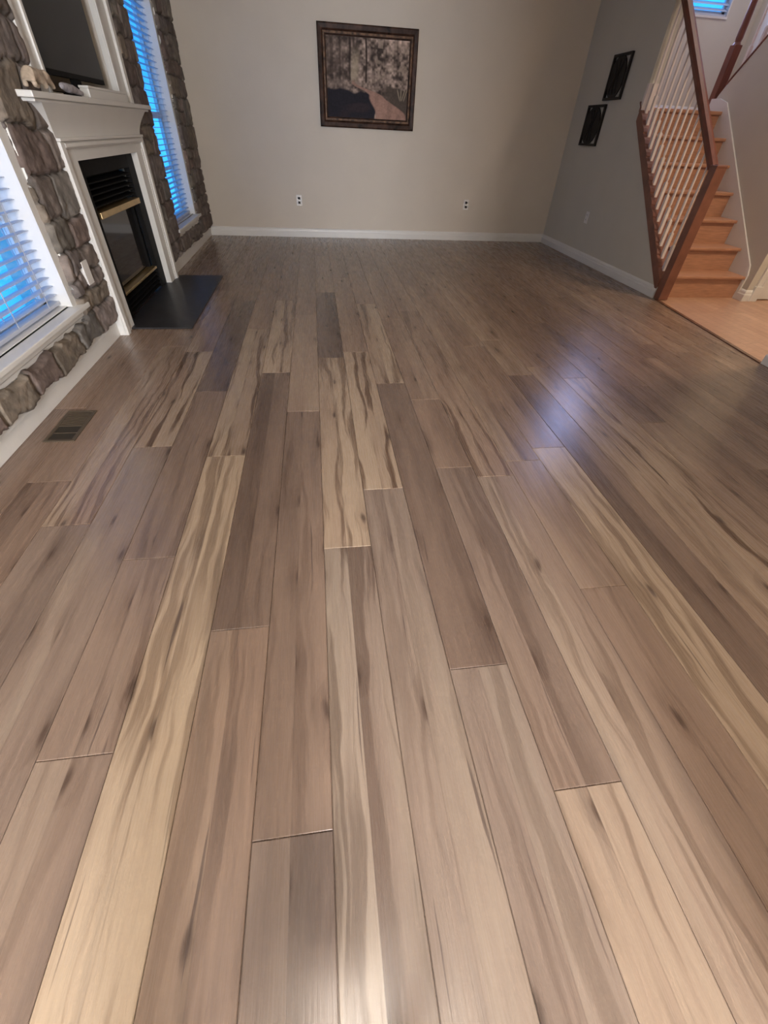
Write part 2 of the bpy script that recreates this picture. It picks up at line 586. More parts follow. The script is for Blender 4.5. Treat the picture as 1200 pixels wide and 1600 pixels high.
# a light line between the two printed boards
ml = math_('ABSOLUTE', math_('ADD', lx, 0.004))
col = mixc(ramp(ml, 0.0006, 0.0022, 0.22, 0.0), col, (0.06, 0.04, 0.03))
# knots
smoke = noise(coords(13, 0.85, math_('ADD', off, 31.0), math_('MULTIPLY', warp, 0.9)), 4, 0.6, 0.3)
col = mixc(ramp(smoke, 0.56, 0.76, 0.0, 0.5), col, mixc(1.0, col, (0.50, 0.52, 0.58), 'MULTIPLY'))
crk = noise(coords(55, 1.3, math_('ADD', off, 77.0), math_('MULTIPLY', warp, 2.0)), 2, 0.5, 0.2)
col = mixc(ramp(crk, 0.69, 0.74, 0.0, 0.7), col, (0.07, 0.048, 0.04))
vo = N('ShaderNodeTexVoronoi', voronoi_dimensions='2D')
vo.inputs['Scale'].default_value = 1
vo.inputs['Randomness'].default_value = 1
l.new(coords(11, 3.4, off, math_('MULTIPLY', warp, 1.0)), vo.inputs['Vector'])
kg = N('ShaderNodeSeparateColor')
l.new(vo.outputs['Color'], kg.inputs[0])
has = math_('GREATER_THAN', kg.outputs[0], 0.84)
kn = math_('MULTIPLY', ramp(vo.outputs['Distance'], 0.03, 0.16, 0.8, 0.0), has)
col = mixc(kn, col, (0.075, 0.048, 0.035))
halo = math_('MULTIPLY', ramp(vo.outputs['Distance'], 0.12, 0.55, 0.35, 0.0), has)
col = mixc(halo, col, mixc(1.0, col, (0.55, 0.5, 0.48), 'MULTIPLY'))
l.new(col, B.inputs['Base Color'])
rg = math_('ADD', ramp(fine, 0.3, 0.7, 0.0, 0.08), 0.235)
l.new(rg, B.inputs['Roughness'])
B.inputs['Specular IOR Level'].default_value = 0.55
bp = N('ShaderNodeBump')
bp.inputs['Strength'].default_value = 0.22
bp.inputs['Distance'].default_value = 0.0012
l.new(math_('SUBTRACT', math_('MULTIPLY', fine, 0.6), math_('MULTIPLY', pores, 0.4)), bp.inputs['Height'])
l.new(bp.outputs['Normal'], B.inputs['Normal'])
me.materials.append(m)
fo = bpy.data.objects.new('floor', me)
COL.objects.link(fo)
struct(fo)

# ------------------------------------------------------------------ hall floor beyond the dividing line
HY0, HX1 = -1.0, 5.35
hb = MB()
# edge of the hardwood: from the newel post slightly inward to the near wall corner
edge = lambda y: 3.345 + (3.165 - 3.345) * (4.17 - y) / (4.17 - 2.62)
hb.prism([(edge(4.17), 4.17), (edge(2.55), 2.55), (HX1, 2.55), (HX1, 4.17)], 'Z', -.05, 0.0035)
hf = struct(hb.build('floor_hall', M['hall']))
hb = MB()
hb.box((3.36, HY0, -.05), (HX1, 2.55, 0.0035))
hb.box((3.37, 4.17, -.05), (HX1, YB, 0.0035))
struct(hb.build('floor_foyer', M['hall']))
# thin seams between the hall's oak boards are set in as grooves of darker wood
ts = MB()
ts.prism([(edge(4.17) - .018, 4.17), (edge(2.62) - .018, 2.62), (edge(2.62) + .012, 2.62), (edge(4.17) + .012, 4.17)], 'Z', 0.0, 0.007)
struct(ts.build('trim_1', M['strip']))

# ------------------------------------------------------------------ walls
WT = 0.15
wb = MB().box((XL - .2, YB, 0), (3.35, YB + WT, ZC))
struct(wb.build('wall_back', M['wall']))
# window openings in the left wall (Y0,Y1,Z0,Z1)
WIN = [(1.86, 2.80, 0.33, 2.02), (5.38, 6.32, 0.33, 2.02)]
XW = -1.445                        # plane behind the stone facing
wl_ = MB()
ycuts = [-4.1, 1.86, 2.80, 3.40, 4.68, 5.38, 6.32, YB]
for i in range(len(ycuts) - 1):
    a, b = ycuts[i], ycuts[i + 1]
    if i in (1, 5):
        wl_.box((XW - .14, a, 0), (XW, b, 0.33))
        wl_.box((XW - .14, a, 2.02), (XW, b, ZC))
    elif i == 3:
        wl_.box((XW - .14, a, 0.96), (XW, b, 1.24))
        wl_.box((XW - .14, a, 2.15), (XW, b, ZC))
        wl_.box((XW - .55, a - .05, 0), (XW - .5, b + .05, 2.3))
        wl_.box((XW - .5, a - .05, 0), (XW - .14, a, 2.3))
        wl_.box((XW - .5, b, 0), (XW - .14, b + .05, 2.3))
        wl_.box((XW - .5, a, 2.15), (XW - .14, b, 2.3))
        wl_.box((XW - .5, a, 1.16), (XW - .14, b, 1.22))
        wl_.box((XW - .55, a - .05, -.06), (XW - .14, b + .05, 0))
    else:
        wl_.box((XW - .14, a, 0), (XW, b, ZC))
struct(wl_.build('wall_left', M['wall']))
# right wall with the sloping cut-out along the stair
wr = MB().prism([(4.215, 0), (YB, 0), (YB, ZC), (5.55, ZC), (5.55, 1.40), (4.215, 0.12)], 'X', XR, XR + .115)
struct(wr.build('wall_right', M['wall_grey']))
# the part above the opening, the near wall beyond the hall opening
wn_ = MB().box((3.175, -4.1, 0), (3.345, 2.60, ZC))
struct(wn_.build('wall_near', M['wall_grey']))
wh = MB().box((3.20, -4.1, ZC + .06), (3.45, YB + WT, 5.3))
struct(wh.build('wall_upper', M['wall_grey']))
# ceilings
cb = MB().box((XL - .2, -4.1, ZC), (3.45, YB + WT, ZC + .06))
struct(cb.build('ceiling', M['ceil']))
cb = MB().box((3.45, -1.1, 5.24), (5.5, YB + WT, 5.3))
struct(cb.build('ceiling_hall', M['ceil']))
# rear wall behind the camera with the added glazed door
rw = MB().box((XL - .2, -4.1, 0), (-0.25, -3.95, ZC)).box((0.65, -4.1, 0), (3.35, -3.95, ZC)).box((-0.25, -4.1, 2.25), (0.65, -3.95, ZC))
struct(rw.build('wall_rear', M['wall']))
pw = MB().box((0.70, -3.95, 0), (0.82, -0.45, ZC))  # unseen partition placed to cut the rear light off the right side
struct(pw.build('wall_shade_partition', M['wall']))
# stairwell: far wall with window 3, side wall, hall end
W3 = (4.02, 4.97, 2.30, 3.90)
sw = MB().box((3.35, YB, 0), (W3[0], YB + WT, 5.3)).box((W3[1], YB, 0), (5.5, YB + WT, 5.3))
sw.box((W3[0], YB, 0), (W3[1], YB + WT, W3[2])).box((W3[0], YB, W3[3]), (W3[1], YB + WT, 5.3))
struct(sw.build('wall_stairwell', M['wall_grey']))
ow = MB().box((5.35, -1.1, 0), (5.5, YB, 5.3))
struct(ow.build('wall_outer', M['wall_grey']))
hw = MB().box((3.35, -1.1, 0), (5.35, -1.0, 5.3))
struct(hw.build('wall_hall', M['wall_grey']))
# wall carrying the second flight, top edge rising back towards the camera, foot of the edge curved
pts = [(4.13, 0), (5.78, 0), (5.78, 1.30), (5.775, 1.42), (5.75, 1.50), (5.71, 1.565), (5.66, 1.63), (4.13, 3.26)]
uw = MB().prism(pts, 'X', 4.27, 4.37)
struct(uw.build('wall_stair', M['wall_grey']))
# closet wall facing the room, with a door
DX0, DX1, DZ = 4.42, 5.12, 2.03
cw = MB().box((4.37, 4.13, 0), (DX0, 4.23, 3.2)).box((DX1, 4.13, 0), (5.35, 4.23, 3.2)).box((DX0, 4.13, DZ), (DX1, 4.23, 3.2))
struct(cw.build('wall_closet', M['wall_grey']))
d = struct(MB().box((DX0 + .003, 4.155, 0.012), (DX1 - .003, 4.195, DZ - .003), .002).build('door_1', M['white']))
pb = MB()
for (xa, xb) in ((DX0 + .09, DX0 + .32), (DX0 + .38, DX0 + .61)):
    for (za, zb) in ((.18, .80), (.92, 1.48), (1.60, 1.92)):
        pb.box((xa, 4.147, za), (xb, 4.156, zb), .006)
pb.build('door_panel', M['white'], d)
MB().tube([(DX1 - .07, 4.156, .98), (DX1 - .07, 4.10, .98)], [.011, .011]).build('door_handle', M['brass'], d)
dc = MB()
dc.box((DX0 - .075, 4.112, 0.0), (DX0, 4.131, DZ + .07), .004).box((DX1, 4.112, 0.0), (DX1 + .075, 4.131, DZ + .07), .004)
dc.box((DX0, 4.112, DZ), (DX1, 4.131, DZ + .07), .004)
dc.box((DX0 - .085, 4.104, 0.0), (DX0 + .0, 4.133, .14), .005)
dc.box((DX0 - .02, 4.106, .14), (DX0 - .008, 4.12, DZ), .003)
struct(dc.build('trim_2', M['white']))

# ------------------------------------------------------------------ baseboards
BB = [(0, 0), (.018, 0), (.018, .060), (.014, .068), (.012, .085), (.006, .098), (0, .102)]   # (depth, height)


def baseboard(name, pts):
    """pts: list of (x,y,nx,ny) along the wall foot with mitred normals"""
    b = MB()
    b.sweep(BB, [((x, y, 0.001), (nx, ny, 0), (0, 0, 1)) for x, y, nx, ny in pts])
    o = b.build(name, M['white'])
    return struct(o)


baseboard('baseboard_back', [(XL, YB, 0, -1), (XR, YB, 0, -1)])
baseboard('baseboard_right', [(XR, YB, -1, 0), (XR, 4.225, -1, 0)])
baseboard('baseboard_near', [(3.345, 2.60, 1, 0), (3.345, 2.60, 1, 1), (3.175, 2.60, -1, 1), (3.175, -3.9, -1, 0)])
baseboard('baseboard_hall', [(4.27, 4.24, -1, 0), (4.27, 4.13, -1, -1), (4.335, 4.13, 0, -1)])
# left baseboard, thick lower board with a ledge scribed up to the stones
for nm, a, b in (('baseboard_left', -3.9, 3.262), ('baseboard_fireplace', 4.818, YB)):
    s = MB()
    s.sweep([(-.03, 0), (.0, 0), (.0, .078), (-.005, .085), (-.009, .14), (-.03, .145)],
            [((XL, a, 0.001), (1, 0, 0), (0, 0, 1)), ((XL, b, 0.001), (1, 0, 0), (0, 0, 1))])
    struct(s.build(nm, M['white']))

# ------------------------------------------------------------------ stone facing of the left wall
HOLES = [(1.805, 2.855, 0.238, 2.085), (5.325, 6.375, 0.238, 2.085), (3.272, 4.805, -1, 1.21), (3.308, 4.905, 1.1, 2.3), (3.012, 3.078, .392, .503)]
Y0, Y1, Z0, Z1, RES = -0.3, YB - .004, 0.080, ZC - .004, 0.0095
ny, nz = int((Y1 - Y0) / RES) + 1, int((Z1 - Z0) / RES) + 1
ys = np.linspace(Y0, Y1, ny)
zs = np.linspace(Z0, Z1, nz)
YY, ZZ = np.meshgrid(ys, zs, indexing='ij')
rs = np.random.RandomState(5)


def smooth_noise(Y, Z, sc_, seed):
    r = np.random.RandomState(seed)
    g = r.rand(96, 96)
    u, v = (Y / sc_) % 95, (Z / sc_) % 95
    i, j = np.floor(u).astype(int), np.floor(v).astype(int)
    a, b = u - i, v - j
    a, b = a * a * (3 - 2 * a), b * b * (3 - 2 * b)
    return (g[i, j] * (1 - a) * (1 - b) + g[i + 1, j] * a * (1 - b) + g[i, j + 1] * (1 - a) * b + g[i + 1, j + 1] * a * b) * 2 - 1


# irregular coursed stones: rows of varying height, stones of varying length, some split
sites = []
z = Z0 - .05
while z < Z1 + .3:
    hgt = rs.choice([.12, .15, .19, .23])
    y = Y0 - .3 + rs.rand() * .2
    while y < Y1 + .3:
        w_ = rs.uniform(.14, .36)
        if hgt > .15 and rs.rand() < .35:
            sites.append((y + w_ / 2, z + hgt * .27, w_, hgt * .5))
            sites.append((y + w_ / 2 + rs.uniform(-.02, .02), z + hgt * .76, w_, hgt * .5))
        else:
            sites.append((y + w_ / 2, z + hgt / 2 + rs.uniform(-.012, .012), w_, hgt))
        y += w_
    z += hgt
sites = np.array(sites)
wy = YY + .020 * smooth_noise(YY, ZZ, .11, 1) + .008 * smooth_noise(YY, ZZ, .035, 2)
wz = ZZ + .018 * smooth_noise(YY, ZZ, .10, 3) + .007 * smooth_noise(YY, ZZ, .035, 4)
d1 = np.full(YY.shape, 9.)
d2 = np.full(YY.shape, 9.)
idx = np.zeros(YY.shape, int)
for i, (cy, cz, w_, h_) in enumerate(sites):
    ia, ib = np.searchsorted(ys, [cy - w_ * 1.2 - .1, cy + w_ * 1.2 + .1])
    ja, jb = np.searchsorted(zs, [cz - h_ * 1.5 - .1, cz + h_ * 1.5 + .1])
    if ib <= ia or jb <= ja:
        continue
    S_ = np.s_[ia:ib, ja:jb]
    # signed distance to a rounded rectangle
    ax = np.abs(wy[S_] - cy) - w_ / 2 + .02
    az = np.abs(wz[S_] - cz) - h_ / 2 + .02
    dd = np.hypot(np.maximum(ax, 0), np.maximum(az, 0)) + np.minimum(np.maximum(ax, az), 0) - .02
    A1, A2, I = d1[S_], d2[S_], idx[S_]
    nb = dd < A1
    A2[:] = np.where(nb, A1, np.minimum(A2, dd))
    I[:] = np.where(nb, i, I)
    A1[:] = np.where(nb, dd, A1)
gap = (d2 - d1) / 2
ht = np.clip(gap / .020, 0, 1)
ht = 1 - (1 - ht) ** 2.6
lift = rs.rand(len(sites)) * .014
tiltY, tiltZ = rs.uniform(-.06, .06, len(sites)), rs.uniform(-.06, .06, len(sites))
face = lift[idx] + tiltY[idx] * (YY - sites[idx, 0]) + tiltZ[idx] * (ZZ - sites[idx, 1])
H = .030 + ht * (.026 + face) + .007 * smooth_noise(YY, ZZ, .060, 7) + .004 * smooth_noise(YY, ZZ, .025, 8)
keep_sd = np.full(YY.shape, 9.)
for (a, b, c_, d_) in HOLES:
    sd = np.maximum(np.maximum(a - YY, YY - b), np.maximum(c_ - ZZ, ZZ - d_))
    keep_sd = np.minimum(keep_sd, sd)
wav = .012 * smooth_noise(YY, ZZ, .07, 9) + .008 * smooth_noise(YY, ZZ, .03, 10)
esd = keep_sd + wav + .010
esd = np.minimum(esd, ZZ - .108 + .020 * smooth_noise(YY, ZZ * .3, .10, 15) + .008 * smooth_noise(YY, ZZ, .03, 16))
ef = np.clip(esd / .016, 0, 1)
H = H * np.sqrt(ef)
X = XW + .002 + np.clip(H, 0, .064)
palette = np.array([(.150, .122, .105), (.130, .110, .100), (.165, .150, .125), (.145, .125, .118), (.170, .140, .105),
                    (.115, .088, .076), (.145, .138, .125), (.125, .088, .075), (.160, .132, .122)])
ci = rs.randint(0, len(palette), len(sites))
palette = palette * .7 + palette.mean(0) * .3
cv = palette[ci] * rs.uniform(.8, 1.2, (len(sites), 1))
colr = cv[idx] * (1 + .22 * smooth_noise(YY, ZZ, .05, 12))[..., None] * (1 + .2 * smooth_noise(YY, ZZ, .02, 13))[..., None] * 1.12
mort = np.clip(gap / .010, 0, 1)[..., None]
colr = colr * mort + np.array([.085, .078, .07]) * (1 - mort)
vid = np.arange(ny * nz).reshape(ny, nz)
q = np.stack([vid[:-1, :-1], vid[1:, :-1], vid[1:, 1:], vid[:-1, 1:]], -1).reshape(-1, 4)
fk = np.minimum(np.minimum(esd[:-1, :-1], esd[1:, :-1]), np.minimum(esd[1:, 1:], esd[:-1, 1:])).reshape(-1) > -.006
q = q[fk]
used = np.zeros(ny * nz, bool)
used[q.ravel()] = True
remap = np.cumsum(used) - 1
V = np.stack([X, YY, ZZ], -1).reshape(-1, 3)[used]
q = remap[q]
me = bpy.data.meshes.new('stone_facing')
me.vertices.add(len(V))
me.vertices.foreach_set('co', V.ravel())
me.loops.add(q.size)
me.loops.foreach_set('vertex_index', q.ravel())
me.polygons.add(len(q))
me.polygons.foreach_set('loop_start', np.arange(len(q)) * 4)
me.polygons.foreach_set('use_smooth', np.ones(len(q), bool))
me.update(calc_edges=True)
at = me.color_attributes.new('Col', 'FLOAT_COLOR', 'POINT')
cc = np.concatenate([colr.reshape(-1, 3)[used], np.ones((len(V), 1))], 1)
at.data.foreach_set('color', cc.ravel())
me.materials.append(attr_mat('field_stone', .8, .5, 55, .30, 16))
so = bpy.data.objects.new('wall_stone', me)
COL.objects.link(so)
struct(so)


# ------------------------------------------------------------------ windows
def make_window(name, y0, y1, z0, z1):
    """window in the left wall; Y0..Y1 opening"""
    root = struct(MB().box((XW - .125, y0, z0), (XW - .10, y0 + .045, z1)).box((XW - .125, y1 - .045, z0), (XW - .10, y1, z1))
                  .box((XW - .125, y0, z1 - .045), (XW - .10, y1, z1)).box((XW - .125, y0, z0), (XW - .10, y1, z0 + .05))
                  .box((XW - .13, y0, (z0 + z1) / 2 - .025), (XW - .095, y1, (z0 + z1) / 2 + .025)).build(name, M['white']))
    # jamb liner
    MB().box((XW - .10, y0, z0), (XW + .03, y0 + .012, z1)).box((XW - .10, y1 - .012, z0), (XW + .03, y1, z1)).box((XW - .10, y0 + .012, z1 - .012), (XW + .03, y1 - .012, z1)).build('window_jamb', M['white'], root)
    # casing boards with a raised back band
    c = MB()
    for (a, b) in ((y0 - .068, y0 + .0), (y1, y1 + .068)):
        c.box((XW + .002, a, z0 - .02), (XW + .030, b, z1 + .07), .003)
    c.box((XW + .002, y0, z1), (XW + .030, y1, z1 + .07), .003)
    c.box((XW + .002, y0 - .078, z0 - .02), (XW + .040, y0 - .062, z1 + .08), .003)
    c.box((XW + .002, y1 + .062, z0 - .02), (XW + .040, y1 + .078, z1 + .08), .003)
    c.build('window_frame', M['white'], root)
    # stool and stepped apron
    MB().box((XW - .10, y0 - .0, z0 - .03), (XW + .0, y1 + .0, z0 + .004), .002).box((XW + .0, y0 - .10, z0 - .030), (XW + .075, y1 + .10, z0 - .004), .006).build('window_sill', M['white'], root)
    MB().sweep([(0, 0), (.020, 0), (.030, .016), (.030, .034), (.042, .046), (.042, .060), (.058, .078), (0, .078)],
               [((XW + .002, y0 - .075, z0 - .108), (1, 0, 0), (0, 0, 1)), ((XW + .002, y1 + .075, z0 - .108), (1, 0, 0), (0, 0, 1))]).build('window_apron', M['white'], root)
    g = MB()
    g.box((XW - .118, y0 + .045, z0 + .05), (XW - .114, y1 - .045, z1 - .045))
    g.build('window_pane', M['glass'], root)
    mt = MB()
    for zz in (z0 + .05 + .37, z0 + .05 + 1.2):
        mt.box((XW - .121, y0 + .045, zz - .009), (XW - .111, y1 - .045, zz + .009))
    mt.box((XW - .121, (y0 + y1) / 2 - .009, z0 + .05), (XW - .111, (y0 + y1) / 2 + .009, z1 - .045))
    mt.build('muntin', M['white'], root)
    return root


make_window('window_1', *WIN[0])
make_window('window_2', *WIN[1])
# stair window (faces the room)
x0, x1, z0, z1 = W3
w3 = MB()
w3.box((x0, YB + .06, z0), (x0 + .045, YB + .09, z1)).box((x1 - .045, YB + .06, z0), (x1, YB + .09, z1)).box((x0, YB + .06, z0), (x1, YB + .09, z0 + .05)).box((x0, YB + .06, z1 - .045), (x1, YB + .09, z1))
w3.box((x0, YB + .055, (z0 + z1) / 2 - .025), (x1, YB + .095, (z0 + z1) / 2 + .025))
w3 = struct(w3.build('window_3', M['white']))
MB().box((x0, YB - .002, z0), (x0 + .012, YB + .06, z1)).box((x1 - .012, YB - .002, z0), (x1, YB + .06, z1)).box((x0, YB - .01, z0 - .014), (x1, YB + .06, z0 + .004)).build('window_jamb', M['white'], w3)
MB().box((x0 + .045, YB + .074, z0 + .05), (x1 - .045, YB + .078, z1 - .045)).build('window_pane', M['glass'], w3)


# ------------------------------------------------------------------ window blinds
def slat_bm(b, cx, y0, y1, cz, tilt=0.0, axis='Y', w=.048):
    """one gently crowned slat running along Y (or X)"""
    prof = []
    for i in range(5):
        u = (i / 4 - .5) * w
        v = .0022 * (1 - (2 * i / 4 - 1) ** 2)
        prof.append((u, v))
    sec = prof + [(u, v - .0022) for u, v in prof[::-1]]
    ca, sa = math.cos(tilt), math.sin(tilt)
    sec = [(u * ca - v * sa, u * sa + v * ca) for u, v in sec]
    if axis == 'Y':
        b.sweep(sec, [((cx, y0, cz), (1, 0, 0), (0, 0, 1)), ((cx, y1, cz), (1, 0, 0), (0, 0, 1))])
    else:
        b.sweep(sec, [((y0, cx, cz), (0, 1, 0), (0, 0, 1)), ((y1, cx, cz), (0, 1, 0), (0, 0, 1))])
    return b


def make_blind(y0, y1, z0, z1, label, tilt):
    cx = XW - .048
    root = thing('window_blind', label, 'blind', (cx, (y0 + y1) / 2, z0))
    MB().box((cx - .028, y0, z1 - .055), (cx + .028, y1, z1), .003).build('headrail', M['blind'], root)
    MB().box((cx - .024, y0 + .002, z0), (cx + .024, y1 - .002, z0 + .018), .004).build('bottom_rail', M['blind'], root)
    zz = z0 + .05
    first = None
    while zz < z1 - .08:
        if first is None:
            b = MB()
            slat_bm(b, cx, y0 + .002, y1 - .002, zz, tilt)
            first = b.build('slat', M['blind'], root, smooth=False)
            zf = zz
        else:
            c = first.copy()
            c.location = (0, 0, zz - zf)
            c.parent = root
            COL.objects.link(c)
        zz += .0432
    for yy in (y0 + .13, y1 - .13, (y0 + y1) / 2):
        MB().box((cx - .0265, yy - .004, z0 + .01), (cx - .0255, yy + .004, z1 - .05)).box((cx + .0255, yy - .004, z0 + .01), (cx + .0265, yy + .004, z1 - .05)).build('ladder_tape', M['blind'], root)
    return root


make_blind(1.876, 2.784, 0.345, 2.005, 'white slatted blind in the nearer window, left of the fireplace', math.radians(3))
make_blind(5.396, 6.304, 0.345, 2.005, 'white slatted blind in the far window beside the back corner', math.radians(0))
# blind of the stair window
root = thing('window_blind', 'white slatted blind in the high window over the stair landing', 'blind', ((W3[0] + W3[1]) / 2, YB + .03, W3[2] + .004))
MB().box((W3[0] + .016, YB + .005, W3[2] + .006), (W3[1] - .016, YB + .05, W3[2] + .024), .003).build('bottom_rail', M['blind'], root)
MB().box((W3[0] + .016, YB + .002, W3[3] - .055), (W3[1] - .016, YB + .054, W3[3] - .002), .003).build('headrail', M['blind'], root)
first = None
for i in range(34):
    zz = W3[2] + .06 + i * .0455
    if zz > W3[3] - .08:
        break
    if first is None:
        b = MB()
        slat_bm(b, YB + .028, W3[0] + .018, W3[1] - .018, zz, math.radians(33), 'X')
        first = b.build('slat', M['blind'], root)
        zf = zz
    else:
        c = first.copy()
        c.location = (0, 0, zz - zf)
        COL.objects.link(c)
        c.parent = root

# ------------------------------------------------------------------ fireplace mantel
YA, YBm = 3.262, 4.810             # outer edges of the surround
YI, YJ = 3.452, 4.605              # opening
ZO = 0.945
mt = thing('fireplace_mantel', 'white painted wooden fireplace mantel with moulded shelf against the stone wall', 'mantel', (-1.42, 4.03, 0))
for (a, b, side) in ((YA, YI, -1), (YJ, YBm, 1)):
    p = MB()
    p.box((XW + .004, a, 0.0), (-1.380, b, ZO + .10), .002)
    oa, ob = (a, a + .05) if side < 0 else (b - .05, b)
    p.box((-1.380, oa, 0.0), (-1.362, ob, ZO + .09), .004)
    oa, ob = (a + .058, a + .074) if side < 0 else (b - .074, b - .058)
    p.box((-1.380, oa, 0.0), (-1.372, ob, ZO + .02), .003)
    p.build('pilaster', M['white'], mt)
MB().box((XW + .004, YI, ZO), (-1.380, YJ, ZO + .10), .002).build('header_board', M['white'], mt)
hm = MB()
hm.sweep([(0, 0), (.010, 0), (.022, .012), (.022, .026), (.012, .034), (0, .040)], [((-1.381, YA + .05, 1.000), (1, 0, 0), (0, 0, 1)), ((-1.381, YBm - .05, 1.000), (1, 0, 0), (0, 0, 1))])
hm.box((-1.382, YA, 1.036), (-1.356, YBm, 1.050), .003)
hm.build('moulding', M['white'], mt)
# flaring frieze: cove from the header up to the shelf, returned at both ends
cove = []
for i in range(9):
    t = i / 8
    dx = .040 * (1 - math.cos(t * PI / 2)) + .010 * t
    cove.append((dx, 1.048 + t * .142))
fz = MB()
rings = []
for dx, zz in cove:
    rings.append([fz.bm.verts.new(p) for p in ((XW + .004, YA - dx * 2.6, zz), (-1.378 + dx, YA - dx * 2.6, zz), (-1.378 + dx, YBm + dx * 2.6, zz), (XW + .004, YBm + dx * 2.6, zz))])
for A, B_ in zip(rings, rings[1:]):
    for k in range(4):
        fz.bm.faces.new([A[k], A[(k + 1) % 4], B_[(k + 1) % 4], B_[k]])
fz.bm.faces.new(rings[0][::-1])
fz.bm.faces.new(rings[-1])
fz.build('frieze', M['white'], mt)
sh = MB()
sh.box((XW + .004, 3.07, 1.188), (-1.328, 5.04, 1.202), .004)
sh.box((XW + .004, 3.03, 1.202), (-1.310, 5.08, 1.228), .006)
sh.build('shelf', M['white'], mt)

# white frame of the recess above the shelf
nf = MB()
for (a, b) in ((3.300, 3.478), (4.640, 4.905)):
    nf.box((XW + .004, a, 1.2285), (-1.405, b, 2.30), .003)
    s1 = (a, a + .035) if a < 4 else (b - .06, b)
    s2 = (b - .03, b) if a < 4 else (a, a + .05)
    nf.box((-1.405, s1[0], 1.2285), (-1.385, s1[1], 2.30), .004)
    nf.box((-1.405, s2[0], 1.2285), (-1.393, s2[1], 2.30), .004)
nf.box((XW + .004, 3.478, 2.14), (-1.405, 4.640, 2.30), .003)
tag(nf.build('recess_frame', M['white']), 'white moulded frame around the television recess standing on the mantel shelf', 'frame')
nb = MB().box((XW - .49, 3.405, 1.2225), (XW - .485, 4.675, 2.148))
struct(nb.build('wall_recess', M['black']))

# television in the recess
tv = thing('television', 'dark flat-screen television standing in the recess above the fireplace', 'television', (-1.44, 3.96, 1.2285))
MB().box((-1.46, 3.495, 1.31), (-1.432, 4.480, 1.92), .004).build('bezel', M['black'], tv)
MB().box((-1.4325, 3.507, 1.335), (-1.4305, 4.468, 1.908)).build('screen', M['screen'], tv)
MB().box((-1.452, 3.92, 1.245), (-1.440, 4.06, 1.315)).build('neck', M['black'], tv)
MB().box((-1.52, 3.74, 1.2285), (-1.40, 4.24, 1.246), .006).build('stand', M['black'], tv)
# low white box on the shelf under the television's right side
wbx = MB().box((-1.398, 3.88, 1.2285), (-1.345, 4.61, 1.272), .004)
wbo = tag(wbx.build('storage_box', M['white']), 'low white box on the mantel shelf under the right side of the television', 'box')
MB().box((-1.400, 3.875, 1.272), (-1.343, 4.615, 1.284), .003).build('lid', M['white'], wbo)


# carved figurine of a four-legged animal on the left end of the shelf
def skinned(name, pts, edges, radii, material, parent=None, sub=2):
    # skin layers need a real mesh with the modifier added first
    me = bpy.data.meshes.new(name)
    me.from_pydata(pts, edges, [])
    o = bpy.data.objects.new(name, me)
    COL.objects.link(o)
    o.modifiers.new('s', 'SKIN')
    if not me.skin_vertices:
        bpy.context.view_layer.objects.active = o
        o.select_set(True)
        bpy.ops.mesh.customdata_skin_add()
        o.select_set(False)
    for i, r in enumerate(radii):
        me.skin_vertices[0].data[i].radius = (r, r) if not isinstance(r, tuple) else r
        me.skin_vertices[0].data[i].use_root = (i == 0)
    o.modifiers['s'].use_smooth_shade = True
    sb = o.modifiers.new('b', 'SUBSURF')
    sb.levels = sb.render_levels = sub
    bpy.context.view_layer.update()
    dg = bpy.context.evaluated_depsgraph_get()
    new = bpy.data.meshes.new_from_object(o.evaluated_get(dg))
    o.modifiers.clear()
    o.data = new
    bpy.data.meshes.remove(me)
    new.name = name
    new.materials.clear()
    new.materials.append(M[material])
    if parent is not None:
        new.transform(parent_world(parent).inverted())
        o.parent = parent
    return o


fx, fz_ = -1.352, 1.2285
P_ = [(fx, 3.19, fz_ + .058), (fx, 3.14, fz_ + .066), (fx, 3.25, fz_ + .060), (fx + .003, 3.31, fz_ + .056), (fx + .006, 3.365, fz_ + .036), (fx + .008, 3.385, fz_ + .018),
      (fx - .016, 3.130, fz_ + .035), (fx - .016, 3.128, fz_ + .010), (fx + .018, 3.150, fz_ + .035), (fx + .018, 3.150, fz_ + .010),
      (fx - .016, 3.250, fz_ + .032), (fx - .016, 3.252, fz_ + .010), (fx + .018, 3.265, fz_ + .032), (fx + .018, 3.268, fz_ + .010),
      (fx + .024, 3.31, fz_ + .075), (fx - .016, 3.31, fz_ + .075)]
E_ = [(0, 1), (0, 2), (2, 3), (3, 4), (4, 5), (1, 6), (6, 7), (1, 8), (8, 9), (2, 10), (10, 11), (2, 12), (12, 13), (3, 14), (3, 15)]
R_ = [.030, .026, .028, .024, .014, .009, .013, .012, .013, .012, .013, .011, .013, .011, .011, .011]
fg = skinned('animal_figurine', P_, E_, R_, 'cream')
tag(fg, 'cream carved animal figurine at the left end of the mantel shelf', 'figurine')
fx = -1.335
P_ = [(fx, 3.54, fz_ + .026), (fx, 3.60, fz_ + .028), (fx, 3.66, fz_ + .020), (fx, 3.49, fz_ + .034), (fx, 3.455, fz_ + .034), (fx + .006, 3.72, fz_ + .013)]
fg2 = skinned('small_figurine', P_, [(0, 1), (1, 2), (0, 3), (3, 4), (2, 5)], [.022, .020, .016, .018, .013, .010], 'greyfig')
tag(fg2, 'small grey and white figurine lying on the mantel shelf beside the cream one', 'figurine')

